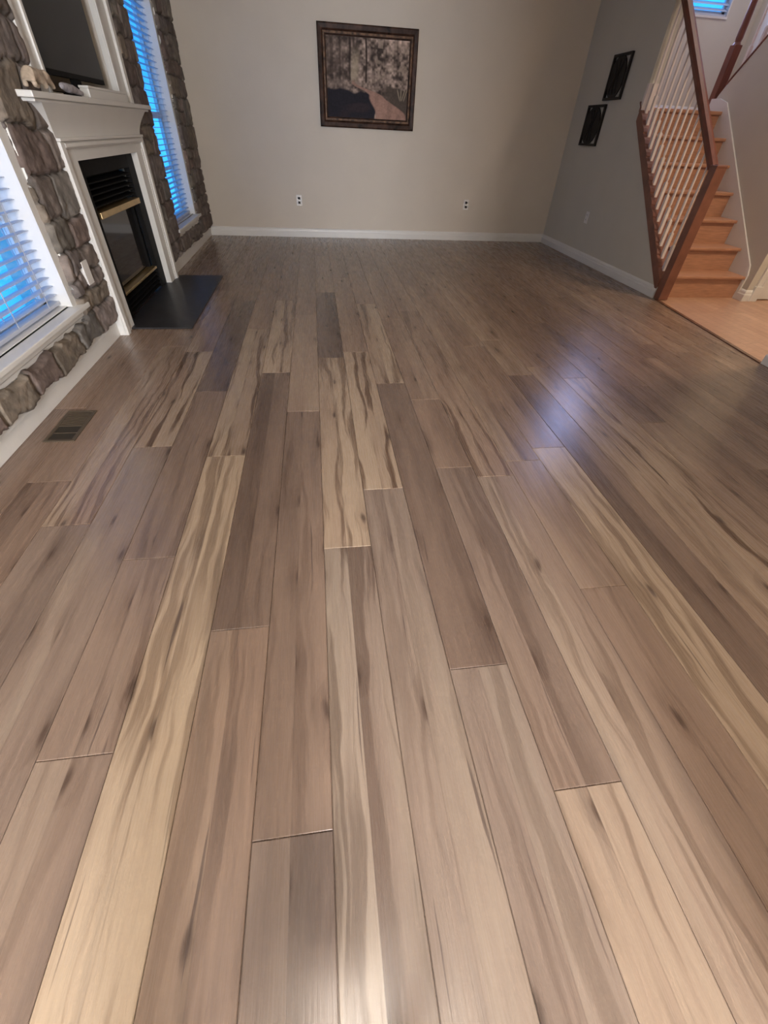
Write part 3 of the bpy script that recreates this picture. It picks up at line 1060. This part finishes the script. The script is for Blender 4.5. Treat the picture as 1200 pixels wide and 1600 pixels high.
# ------------------------------------------------------------------ fireplace insert and hearth
fi = thing('fireplace_insert', 'black metal fireplace insert with louvres, brass strips and glass door', 'fireplace', (-1.45, 4.03, 0.0))
sr = MB()
sr.box((XW - .02, YI - .005, 0.012), (-1.425, 3.60, ZO + .004), .002).box((XW - .02, 4.46, 0.012), (-1.425, YJ + .005, ZO + .004), .002).box((XW - .02, 3.60, .86), (-1.425, 4.46, ZO + .004), .002)
sr.build('surround', M['black'], fi)
MB().box((XW - .10, 3.60, 0.012), (XW - .06, 4.46, .86)).build('firebox_back', M['black'], fi)
for (za, n_) in ((.700, 5), (.035, 4)):
    for i in range(n_):
        lb = MB()
        zz = za + i * .031
        lb.prism([(XW - .055, zz), (XW + .012, zz - .006), (XW + .014, zz + .002), (XW - .05, zz + .014)], 'Y', 3.603, 4.457)
        lb.build('louvre', M['black'], fi)
MB().box((XW - .055, 3.603, .635), (XW + .035, 4.457, .672), .003).build('brass_hood', M['brass'], fi)
MB().box((XW - .055, 3.603, .165), (XW + .018, 4.457, .182), .003).build('brass_rail', M['brass'], fi)
MB().box((XW - .045, 3.64, .195), (XW - .040, 4.42, .625)).build('glass_door', M['glass_dark'], fi)
MB().box((XW - .055, 3.603, .182), (XW - .02, 3.645, .635), .002).build('door_stile', M['black'], fi)
MB().box((XW - .055, 4.415, .182), (XW - .02, 4.457, .635), .002).build('door_stile', M['black'], fi)

tag(MB().box((-1.44, 3.385, 0.0005), (-0.957, 4.885, 0.011), .003).build('hearth_slab', M['slate']), 'black slate hearth slab on the floor in front of the fireplace', 'hearth')

# ------------------------------------------------------------------ floor register
vt = thing('floor_vent', 'small brown slotted air vent set in the floor near the stone wall', 'vent', (-1.262, 2.017, 0.0))
fr = MB()
vx0, vx1, vy0, vy1 = -1.335, -1.195, 1.870, 2.165
fr.box((vx0, vy0, .0004), (vx1, vy0 + .016, .005), .001).box((vx0, vy1 - .016, .0004), (vx1, vy1, .005), .001).box((vx0, vy0 + .016, .0004), (vx0 + .016, vy1 - .016, .005), .001).box((vx1 - .016, vy0 + .016, .0004), (vx1, vy1 - .016, .005), .001)
fr.build('frame', M['vent'], vt)
MB().box((vx0 + .016, vy0 + .016, .0004), (vx1 - .016, vy1 - .016, .0012)).build('duct_opening', M['ventdark'], vt)
sl, sl2 = MB(), MB()
for i in range(15):
    yy = vy0 + .026 + i * .0172
    if yy > 2.0:
        sl.box((vx0 + .016, yy - .0055, .0014), (vx1 - .016, yy + .0055, .0042))
    elif i == 3:
        sl2.box((vx0 + .016, yy - .002, .0014), (vx1 - .016, yy + .002, .0036))
sl.build('grille', M['vent'], vt)
sl2.build('damper', M['vent'], vt)


# ------------------------------------------------------------------ outlets
def outlet(loc, face, label, w=.074, h=.118):
    t = thing('wall_outlet', label, 'outlet', loc)
    x, y, z = loc
    if face == 'Y':      # on the back wall, facing -Y
        MB().box((x - w / 2, y - .007, z - h / 2), (x + w / 2, y - .0005, z + h / 2), .002).build('cover_plate', M['plate'], t)
        for dz in (.024, -.024):
            MB().box((x - .017, y - .0095, z + dz - .015), (x + .017, y - .0065, z + dz + .015), .002).box((x - .0165, y - .0095, z + dz - .014), (x + .0165, y - .0068, z + dz + .014)).build('socket', M['plate'], t)
            MB().box((x - .009, y - .0105, z + dz - .003), (x - .006, y - .0085, z + dz + .009)).box((x + .006, y - .0105, z + dz - .003), (x + .009, y - .0085, z + dz + .009)).build('slots', M['slot'], t)
    else:                # on a side wall; face = +1 / -1 is the direction it faces in X
        s = face
        MB().box((x + s * .0005, y - w / 2, z - h / 2), (x + s * .007, y + w / 2, z + h / 2), .002).build('cover_plate', M['plate'], t)
        for dz in (.024, -.024):
            MB().box((x + s * .0065, y - .017, z + dz - .015), (x + s * .0095, y + .017, z + dz + .015), .001).build('socket', M['plate'], t)
            MB().box((x + s * .0085, y - .009, z + dz - .003), (x + s * .0105, y - .006, z + dz + .009)).box((x + s * .0085, y + .006, z + dz - .003), (x + s * .0105, y + .009, z + dz + .009)).build('slots', M['slot'], t)
    return t


outlet((-0.205, YB, .415), 'Y', 'white outlet low on the back wall, left of the painting')
outlet((2.10, YB, .425), 'Y', 'white outlet low on the back wall, right of the painting')
outlet((XR, 5.96, .448), -1, 'pale outlet low on the right wall near the back corner')
ob = MB().box((XW + .004, 3.012, .391), (-1.384, 3.078, .504), .003)
ob = tag(ob.build('wall_outlet', M['plate']), 'white outlet box let into the stone wall beside the fireplace', 'outlet')
MB().box((-1.384, 3.006, .386), (-1.378, 3.084, .509), .002).build('cover_plate', M['plate'], ob)

# ------------------------------------------------------------------ framed painting on the back wall
px0, px1, pz0, pz1 = 0.127, 1.272, 1.158, 2.008
pic = thing('framed_painting', 'large painting of a woodland path in a wide dark bronze frame', 'painting', ((px0 + px1) / 2, YB, pz0))
FR = [(0, 0), (0, .030), (.012, .040), (.045, .036), (.060, .026), (.066, .032), (.084, .030), (.092, .014), (.105, .012), (.105, 0)]  # (inward, depth)
corners = [(px0, pz0, 1, 1), (px1, pz0, -1, 1), (px1, pz1, -1, -1), (px0, pz1, 1, -1)]
m = bpy.data.materials.new('bronze_frame')
m.use_nodes = True
fb = MB()
path = [((x, YB - .001, z_), (sx_, 0, sz_), (0, -1, 0)) for x, z_, sx_, sz_ in corners]
fb.sweep(FR, path, closed=True)
mm = mat('bronze_frame_wood', (0.045, 0.022, 0.014), 0.45, 0.0, spec=0.15, var=0.8, vscale=14, bump=0.4, bscale=40)
frm = fb.build('frame', mm, pic)
gb = MB()
G2 = [(.060, .0262), (.063, .034), (.078, .034), (.082, .030)]
gb.sweep([(.0605, .024), (.063, .036), (.080, .036), (.0825, .024)], path, closed=True)
gb.build('gilt_band', mat('worn_gilt', (0.13, 0.07, 0.038), 0.5, 0.0, spec=0.2, var=0.8, vscale=22), pic)
# the picture itself: vertex-coloured sheet
nx_, nz_ = 300, 220
ix0, ix1, iz0, iz1 = px0 + .095, px1 - .095, pz0 + .095, pz1 - .095
U, W_ = np.meshgrid(np.linspace(0, 1, nx_), np.linspace(0, 1, nz_), indexing='ij')


def sn(s1, s2, seed):
    return smooth_noise(U * s1 + 3, W_ * s2 + 3, 1.0, seed)


def ss(a, b, x):
    t = np.clip((x - a) / (b - a), 0, 1)
    return t * t * (3 - 2 * t)


foli = np.clip(.5 + .30 * sn(9, 9, 21) + .28 * sn(22, 20, 122) + .24 * sn(46, 38, 123), 0, 1.1)
foli = foli ** 1.7
C_ = np.stack([.05 + .62 * foli, .036 + .47 * foli, .03 + .38 * foli], -1)


def blend(Ca, cb, a):
    return Ca * (1 - a[..., None]) + np.array(cb) * a[..., None]


C_ = blend(C_, (.085, .062, .050), ss(.38, .15, U) * .6)                                  # dim woods on the left
C_ = blend(C_, (.42, .34, .24), ss(.05, .0, np.abs(U - .34 - .02 * sn(2, 6, 30)) - .02) * ss(.42, .55, W_) * ss(.93, .7, W_) * .7)   # gap of light
for (u, w0, a) in ((.28, .012, .8), (.475, .010, .95), (.06, .02, .5), (.16, .012, .5), (.57, .02, .45), (.86, .015, .4), (.70, .008, .4)):
    C_ = blend(C_, (.035, .022, .018), ss(w0 * 1.6, w0 * .5, np.abs(U - u - .008 * sn(2, 7, int(u * 100)))) * ss(.42, .5, W_) * a)
C_ = blend(C_, (.45, .35, .27), ss(.12, .6, sn(30, 22, 133)) * ss(.45, .55, W_) * ss(.45, .6, U) * .45)
bank = .47 + .10 * U - .16 * U ** 2 + .012 * sn(20, 3, 35)
low = ss(.0, .035, bank - W_)
C_ = blend(C_, (.085, .065, .052), low * ss(.62, .8, U))
# dark water in the lower left, its right shore curving down
shore = .645 - .045 * ss(.25, .0, W_) - .55 * ss(.27, .46, W_)
water = ss(.0, .02, shore - U) * ss(.0, .04, .40 - .10 * U + .02 * sn(12, 5, 37) - W_)
C_ = blend(C_, (.020, .018, .024), water)
C_ = blend(C_, (.040, .028, .030), water * ss(.1, .6, sn(5, 7, 38)) * .6)
# path: wide and pinkish at lower right, sweeping up and left
pc = .80 - .20 * ss(.05, .33, W_) - .28 * ss(.30, .46, W_)
pwid = .185 * ss(.52, .0, W_) + .012
pth = ss(.015, -.015, np.abs(U - pc) - pwid) * ss(.50, .44, W_)
C_ = blend(C_, (.36, .215, .165), pth * .95)
C_ = blend(C_, (.16, .10, .08), pth * ss(.0, .7, sn(18, 6, 39)) * .35)
for du in (-.03, .0, .03, .055):
    C_ = blend(C_, (.46, .38, .26), ss(.010, .0, np.abs(U - .92 - du - .25 * (W_ - .33) * np.sign(du))) * ss(.24, .29, W_) * ss(.42, .38, W_) * .6)
C_ = C_ * (1 + .12 * sn(50, 45, 41))[..., None]
V = np.stack([ix0 + U * (ix1 - ix0), np.full(U.shape, YB - .016), iz0 + W_ * (iz1 - iz0)], -1).reshape(-1, 3)
vid = np.arange(nx_ * nz_).reshape(nx_, nz_)
q = np.stack([vid[:-1, :-1], vid[1:, :-1], vid[1:, 1:], vid[:-1, 1:]], -1).reshape(-1, 4)
me = bpy.data.meshes.new('canvas')
me.from_pydata([tuple(v) for v in V], [], [tuple(int(i) for i in f_) for f_ in q])
at = me.color_attributes.new('Col', 'FLOAT_COLOR', 'POINT')
at.data.foreach_set('color', np.concatenate([np.clip(C_.reshape(-1, 3), 0, 1), np.ones((len(V), 1))], 1).ravel())
me.materials.append(attr_mat('painted_canvas', .7, .10, 120, .08, 60, .15))
me.transform(parent_world(pic).inverted())
cv_ = bpy.data.objects.new('canvas', me)
COL.objects.link(cv_)
cv_.parent = pic
MB().box((px0 + .03, YB - .014, pz0 + .03), (px1 - .03, YB - .002, pz1 - .03)).build('backing', M['black'], pic)


# ------------------------------------------------------------------ two black metal wall ornaments
def sconce(y0, y1, z0, z1, label):
    t = thing('metal_wall_ornament', label, 'wall ornament', (XR, (y0 + y1) / 2, z0))
    x0_, x1_ = XR - .03, XR - .002
    f_ = MB()
    f_.box((x0_, y0, z0), (x1_, y0 + .022, z1), .003).box((x0_, y1 - .022, z0), (x1_, y1, z1), .003)
    f_.box((x0_, y0 + .022, z0), (x1_, y1 - .022, z0 + .022), .003).box((x0_, y0 + .022, z1 - .022), (x1_, y1 - .022, z1), .003)
    f_.build('frame', M['iron'], t)
    # leaf-shaped dark panel that leaves the corners open
    cy, cz = (y0 + y1) / 2 + .02, (z0 + z1) / 2
    hw_, hh = (y1 - y0) / 2 - .012, (z1 - z0) / 2 - .012
    pts_ = []
    for i in range(28):
        a = 2 * PI * i / 28
        ca, sa = math.cos(a), math.sin(a)
        r = 1 / ((abs(ca) ** 2.1 + abs(sa) ** 2.1) ** (1 / 2.1))
        pts_.append((cy + ca * r * (hw_ - .014), cz + sa * r * hh))
    MB().prism(pts_, 'X', XR - .022, XR - .010).build('leaf_panel', M['iron'], t)
    sc_ = MB()
    for k in (-1, 0, 1):
        sc_.tube([(XR - .026, cy + k * .05 + .02 * math.sin(3 * s_ + k), cz + (s_ - 1) * hh * .8) for s_ in [i * .2 for i in range(11)]], .005, 6)
    sc_.build('scroll', M['iron'], t)
    return t


sconce(5.99, 6.35, 1.500, 1.858, 'upper of the two black metal ornaments on the right wall')
sconce(6.24, 6.64, 1.111, 1.471, 'lower of the two black metal ornaments on the right wall')

# ------------------------------------------------------------------ staircase, first flight
RISE, RUN, NS = 0.205, 0.220, 7
YS = 4.235                          # face of the first riser
SX0, SX1 = 3.465, 4.27
st_ = thing('staircase', 'orange-brown wooden staircase climbing to a landing beyond the right wall', 'stairs', (3.87, YS, 0))
ZW = 1.435
for i in range(NS):
    yr = YS + i * RUN
    zt = (i + 1) * RISE
    MB().box((SX0 + .001, yr, i * RISE + (.0 if i else .004)), (SX1 - .001, yr + .02, zt - .027)).build('riser', M['oak'], st_)
    if i < NS - 1:
        MB().box((SX0 + .001, yr - .028, zt - .027), (SX1 - .001, yr + RUN + .019, zt), .009).build('tread', M['oak'], st_)
YL = YS + (NS - 1) * RUN
ZL = NS * RISE
MB().box((SX0 + .001, YL - .028, ZL - .03), (SX1 - .001, YB - .002, ZL), .008).box((SX1 - .001, 5.79, ZL - .03), (5.34, YB - .002, ZL)).build('landing', M['oak'], st_)
# painted skirt board on the right side of the flight
sk = MB()
o0, o1 = .05, .36
sk.prism([(YS - .035, 0.004), (YS - .035, .22), (YS + .0, .30), (YL - .03, .30 + (YL - YS - .03) * RISE / RUN), (YL + .10, ZL + .102), (5.775, ZL + .102), (5.775, ZL - .1), (YL, ZL - .2), (YS + .30, 0.004)], 'X', SX1 - .016, SX1 - .0005)
struct(sk.build('trim_3', M['white']))
# second flight, back towards the camera
for i in range(7):
    yr = 5.79 - i * RUN
    zt = ZL + (i + 1) * RISE
    MB().box((4.371, yr - .02, zt - RISE), (5.349, yr, zt - .027)).build('riser', M['oak'], st_)
    MB().box((4.371, yr - RUN - .0, zt - .027), (5.349, yr + .028, zt), .006).build('tread', M['oak'], st_)

# ------------------------------------------------------------------ lower balustrade
bl = thing('stair_railing', 'lower stair railing with dark red-brown handrail and white balusters', 'railing', (3.41, 4.20, 0))
NX = 3.385
npst = MB()
npst.box((NX - .048, 4.128, 0.0075), (NX + .048, 4.213, 1.035), .004)
npst.box((NX - .050, 4.126, 1.030), (NX + .050, 4.213, 1.045), .004)
npst.build('newel_post', M['tread_side'], bl)
SL = (1.40 - .12) / (5.55 - 4.215)     # slope of the shoe rail
zsh = lambda y: .12 + (y - 4.215) * SL
sr_ = MB()
sr_.prism([(4.226, zsh(4.226) + .001), (5.548, zsh(5.548) + .001), (5.548, zsh(5.548) + .040), (4.226, zsh(4.226) + .040)], 'X', XR - .018, XR + .130)
sr_.build('shoe_rail', M['tread_side'], bl)
sk2 = MB()
sk2.prism([(4.226, zsh(4.226) - .075), (5.548, zsh(5.548) - .075), (5.548, zsh(5.548) - .001), (4.226, zsh(4.226) - .001)], 'X', XR - .012, XR - .0005)
sk2.build('stringer', M['tread_side'], bl)
SLH = .90
zh = lambda y: .985 + (y - 4.18) * SLH
hp = [(-.030, -.028), (.030, -.028), (.034, .0), (.026, .024), (.0, .032), (-.026, .024), (-.034, .0)]
up = Vector((0, -SLH, 1)).normalized()
hr = MB()
hr.sweep(hp, [((NX, 4.226, zh(4.226)), (1, 0, 0), up), ((NX, 5.546, zh(5.546)), (1, 0, 0), up)])
hr.build('handrail', M['rail'], bl)
NB = 14
first = None
for i in range(NB):
    y = 4.30 + i * .0925
    zb = zsh(y) + .040
    zt = zh(y) - .038
    b = MB()
    b.box((NX - .014, y - .014, zb - .012), (NX + .014, y + .014, zb + .20), .002)
    b.lathe([(.013, zb + .198), (.008, zb + .212), (.013, zb + .225), (.012, zb + .5), (.0085, zt + .01)], (NX, y, 0), 8)
    b.build('baluster', M['bal'], bl)
    # the little wedge block at each baluster's foot
    MB().prism([(y + .016, zsh(y + .016) + .038), (y + .070, zsh(y + .070) + .038), (y + .070, zsh(y + .07) + .050), (y + .040, zsh(y + .04) + .058), (y + .016, zsh(y + .016) + .052)], 'X', XR - .022, XR + .02).build('fillet', M['tread_side'], bl)
MB().box((NX - .052, 5.515, 1.405), (NX + .052, 5.549, 1.60), .004).build('half_post', M['bal'], bl)

# ------------------------------------------------------------------ upper balustrade on the second flight
ur = thing('stair_railing', 'upper stair railing rising from the landing with dark newel post', 'railing', (4.32, 5.7, 1.5))
up_ = MB()
up_.box((4.285, 5.783, ZL + .001), (4.365, 5.863, 1.93), .004)
up_.lathe([(.038, 1.93), (.028, 1.95), (.033, 1.98), (.029, 2.2), (.026, 2.45), (.034, 2.48)], (4.325, 5.823, 0), 12)
up_.box((4.285, 5.783, 2.48), (4.365, 5.863, 2.72), .004)
up_.build('newel_post', M['rail'], ur)
S2 = (3.26 - 1.63) / (5.66 - 4.13)
ztop = lambda y: 1.63 + (5.66 - y) * S2
cp = MB()
cp.prism([(5.655, ztop(5.655) + .001), (4.14, ztop(4.14) + .001), (4.14, ztop(4.14) + .022), (5.655, ztop(5.655) + .022)], 'X', 4.262, 4.378)
cp.build('shoe_rail', M['rail'], ur)
hr = MB()
up2 = Vector((0, S2, 1)).normalized()
hr.sweep(hp, [((4.32, 5.78, 2.63 - .08 * S2), (1, 0, 0), up2), ((4.32, 4.14, 2.63 + (5.70 - 4.14) * S2), (1, 0, 0), up2)])
hr.build('handrail', M['rail'], ur)
for i in range(13):
    y = 5.60 - i * .11
    zb, zt = ztop(y) + .01, 2.63 + (5.70 - y) * S2 - .035
    b = MB()
    b.box((4.305, y - .015, zb), (4.335, y + .015, zb + .2), .002)
    b.lathe([(.014, zb + .198), (.009, zb + .215), (.0125, zb + .24), (.009, zt)], (4.32, y, 0), 8)
    b.build('baluster', M['bal'], ur)

# landing baseboard
lb = MB()
lb.sweep(BB, [((3.47, YB, ZL), (0, -1, 0), (0, 0, 1)), ((5.34, YB, ZL), (0, -1, 0), (0, 0, 1))])
struct(lb.build('baseboard_landing', M['white']))

# ------------------------------------------------------------------ lamp fittings; rear and stairwell ones added for light
WHERE = ['small round ceiling lamp right above the standing person', 'small round ceiling lamp added for light behind the person on the window side', 'small round ceiling lamp added for light behind the person on the hall side',
         'large round ceiling lamp added for light in front of the glazed rear door']
for (x, y, r_, e), w_ in zip(LAMPS, WHERE):
    t = thing('added_ceiling_lamp', w_, 'lamp', (x, y, ZC - .02), 'round ceiling lamps')
    MB().lathe([(r_ + .025, -.022), (r_ + .025, -.001), (r_ + .003, -.001), (r_ + .003, -.022), (r_ + .025, -.022)], (x, y, ZC), 28, False).build('trim_ring', M['plate'], t)
    MB().lathe([(r_, -.008), (r_, -.002)], (x, y, ZC - .001), 28).build('diffuser', M['lamp'], t)
t = thing('added_ceiling_lamp', 'round ceiling lamp added for light high over the stair landing', 'lamp', (4.3, 5.3, 5.2))
MB().lathe([(.27, -.022), (.27, -.001)], (4.3, 5.3, 5.24), 28).build('trim_ring', M['plate'], t)
MB().lathe([(.25, -.026), (.25, -.0225)], (4.3, 5.3, 5.24), 28).build('diffuser', M['lamp'], t)
t = thing('hall_pendant_lamp', 'hanging hall lamp over the orange wood floor', 'lamp', (4.3, 2.9, 2.73))
MB().lathe([(.20, 0), (.22, .03), (.16, .12), (.02, .16)], (4.3, 2.9, 2.73), 20).build('shade', M['brass'], t)
MB().tube([(4.3, 2.9, 2.89), (4.3, 2.9, 5.235)], .006).build('cord', M['black'], t)
# glazed rear door, added unseen for the rear fill light
rd = struct(MB().box((-.25, -4.05, 0.002), (-.15, -4.0, 2.25)).box((.55, -4.05, 0.002), (.65, -4.0, 2.25)).box((-.15, -4.05, 2.14), (.55, -4.0, 2.25)).box((-.15, -4.05, 0.002), (.55, -4.0, .2)).build('door_2', M['white']))
MB().box((-.15, -4.03, .2), (.55, -4.024, 2.14)).build('door_pane', M['glass'], rd)


# ------------------------------------------------------------------ person taking the picture, standing behind the camera
def chain(pts):
    return list(pts), [(i, i + 1) for i in range(len(pts) - 1)]


cxp, cyp = -0.20, -0.46
PB, EB, RB = [], [], []


def node(p, r, parent=None):
    PB.append(p)
    RB.append(r)
    if parent is not None:
        EB.append((parent, len(PB) - 1))
    return len(PB) - 1


pel = node((cxp, cyp, .93), (.150, .105))
spi = node((cxp, cyp, 1.10), (.130, .095), pel)
che = node((cxp, cyp + .01, 1.28), (.155, .105), spi)
upc = node((cxp, cyp + .01, 1.36), (.12, .085), che)
nek = node((cxp, cyp + .02, 1.44), .052, upc)
hd0 = node((cxp, cyp + .045, 1.51), .070, nek)
hd1 = node((cxp, cyp + .05, 1.57), .082, hd0)
hd2 = node((cxp, cyp + .04, 1.63), .068, hd1)
wr_ = {}
for s_ in (-1, 1):
    sh_ = node((cxp + s_ * .165, cyp + .01, 1.345), .052, upc)
    el = node((cxp + s_ * .215, cyp + .10, 1.10), .040, sh_)
    fo_ = node((cxp * .45 + s_ * .15, cyp + .26, 1.09), .033, el)
    wr = node((s_ * .105, -.115, 1.10), .025, fo_)
    pm = node((s_ * .098, -.070, 1.125), (.022, .034), wr)
    for k in range(4):
        a = node((s_ * .095, -.045 + k * .003, 1.150 - k * .017), .0085, pm)
        b_ = node((s_ * .088, -.022 + k * .003, 1.158 - k * .017), .0078, a)
        node((s_ * .066, -.020 + k * .002, 1.158 - k * .017), .0070, b_)
    t1 = node((s_ * .090, -.078, 1.150), .0105, pm)
    node((s_ * .062, -.058, 1.158), .0085, t1)
    hip = node((cxp + s_ * .085, cyp, .86), .088, pel)
    kn = node((cxp + s_ * .095, cyp + .02, .49), .058, hip)
    an = node((cxp + s_ * .10, cyp - .03, .10), .040, kn)
    ft = node((cxp + s_ * .105, cyp + .04, .045), (.038, .030), an)
    node((cxp + s_ * .11, cyp + .13, .033), (.036, .022), ft)
pr_ = thing('person', 'person in navy shirt and jeans standing behind the camera holding up a phone', 'person', (cxp, cyp, 0))
body = skinned('body', PB, EB, RB, 'skin', pr_, 2)
# face
fc = MB()
fc.lathe([(.004, 0), (.013, .008), (.010, .030), (.003, .045)], (cxp, cyp + .125, 1.525), 8)
fc.build('nose', M['skin'], pr_, True)
for s_ in (-1, 1):
    e_ = MB()
    e_.lathe([(.003, -.010), (.011, -.005), (.012, .0), (.011, .005), (.003, .010)], (cxp + s_ * .032, cyp + .118, 1.565), 10)
    e_.build('eye', M['plate'], pr_, True)
    e_ = MB()
    e_.lathe([(.004, -.030), (.014, -.015), (.016, .005), (.012, .024), (.004, .032)], (cxp + s_ * .083, cyp + .04, 1.555), 10)
    e_.build('ear', M['skin'], pr_, True)
MB().box((cxp - .022, cyp + .117, 1.500), (cxp + .022, cyp + .127, 1.508), .003).build('mouth', mat('lips', (.45, .18, .15), .4), pr_)
hb_ = bmesh.new()
bmesh.ops.create_uvsphere(hb_, u_segments=20, v_segments=12, radius=1.0)
for v in list(hb_.verts):
    if v.co.z < -0.55 or (v.co.y > 0.35 and v.co.z < 0.42):
        hb_.verts.remove(v)
for v in hb_.verts:
    v.co = Vector((cxp + v.co.x * .094, cyp + .030 + v.co.y * .104, 1.595 + v.co.z * .115))
hm_ = MB()
hm_.bm.free()
hm_.bm = hb_
ho = hm_.build('hair', M['hair'], pr_, True)
sd_ = ho.modifiers.new('thick', 'SOLIDIFY')
sd_.thickness = .012
skinned('shirt', [(cxp, cyp, .84), (cxp, cyp, 1.10), (cxp, cyp + .01, 1.28), (cxp, cyp + .01, 1.385),
                  (cxp - .168, cyp + .01, 1.345), (cxp - .205, cyp + .07, 1.18), (cxp + .168, cyp + .01, 1.345), (cxp + .205, cyp + .07, 1.18)],
        [(0, 1), (1, 2), (2, 3), (3, 4), (4, 5), (3, 6), (6, 7)], [(.205, .150), (.170, .125), (.182, .125), (.10, .085), .066, .060, .066, .060], 'fabric', pr_)
skinned('jeans', [(cxp, cyp, .97), (cxp, cyp, .88)] + [q for s_ in (-1, 1) for q in ((cxp + s_ * .09, cyp, .76), (cxp + s_ * .096, cyp + .02, .49), (cxp + s_ * .10, cyp - .03, .11))],
        [(0, 1), (1, 2), (2, 3), (3, 4), (1, 5), (5, 6), (6, 7)], [(.175, .125), (.185, .135), .105, .074, .064, .105, .074, .064], 'denim', pr_)
ph = MB()
fw = Vector((RC[0][2], RC[1][2], RC[2][2]))
rt = Vector((RC[0][0], RC[1][0], RC[2][0]))
dn = Vector((RC[0][1], RC[1][1], RC[2][1]))
o_ = Vector((0, 0, CAMZ)) - fw * .012 + dn * .055
ph.sweep([(-.038, -.076), (.038, -.076), (.038, .076), (-.038, .076)], [(o_, rt, dn), (o_ - fw * .009, rt, dn)])
tag(ph.build('phone', M['black']), 'black phone held up in both hands by the person', 'phone')
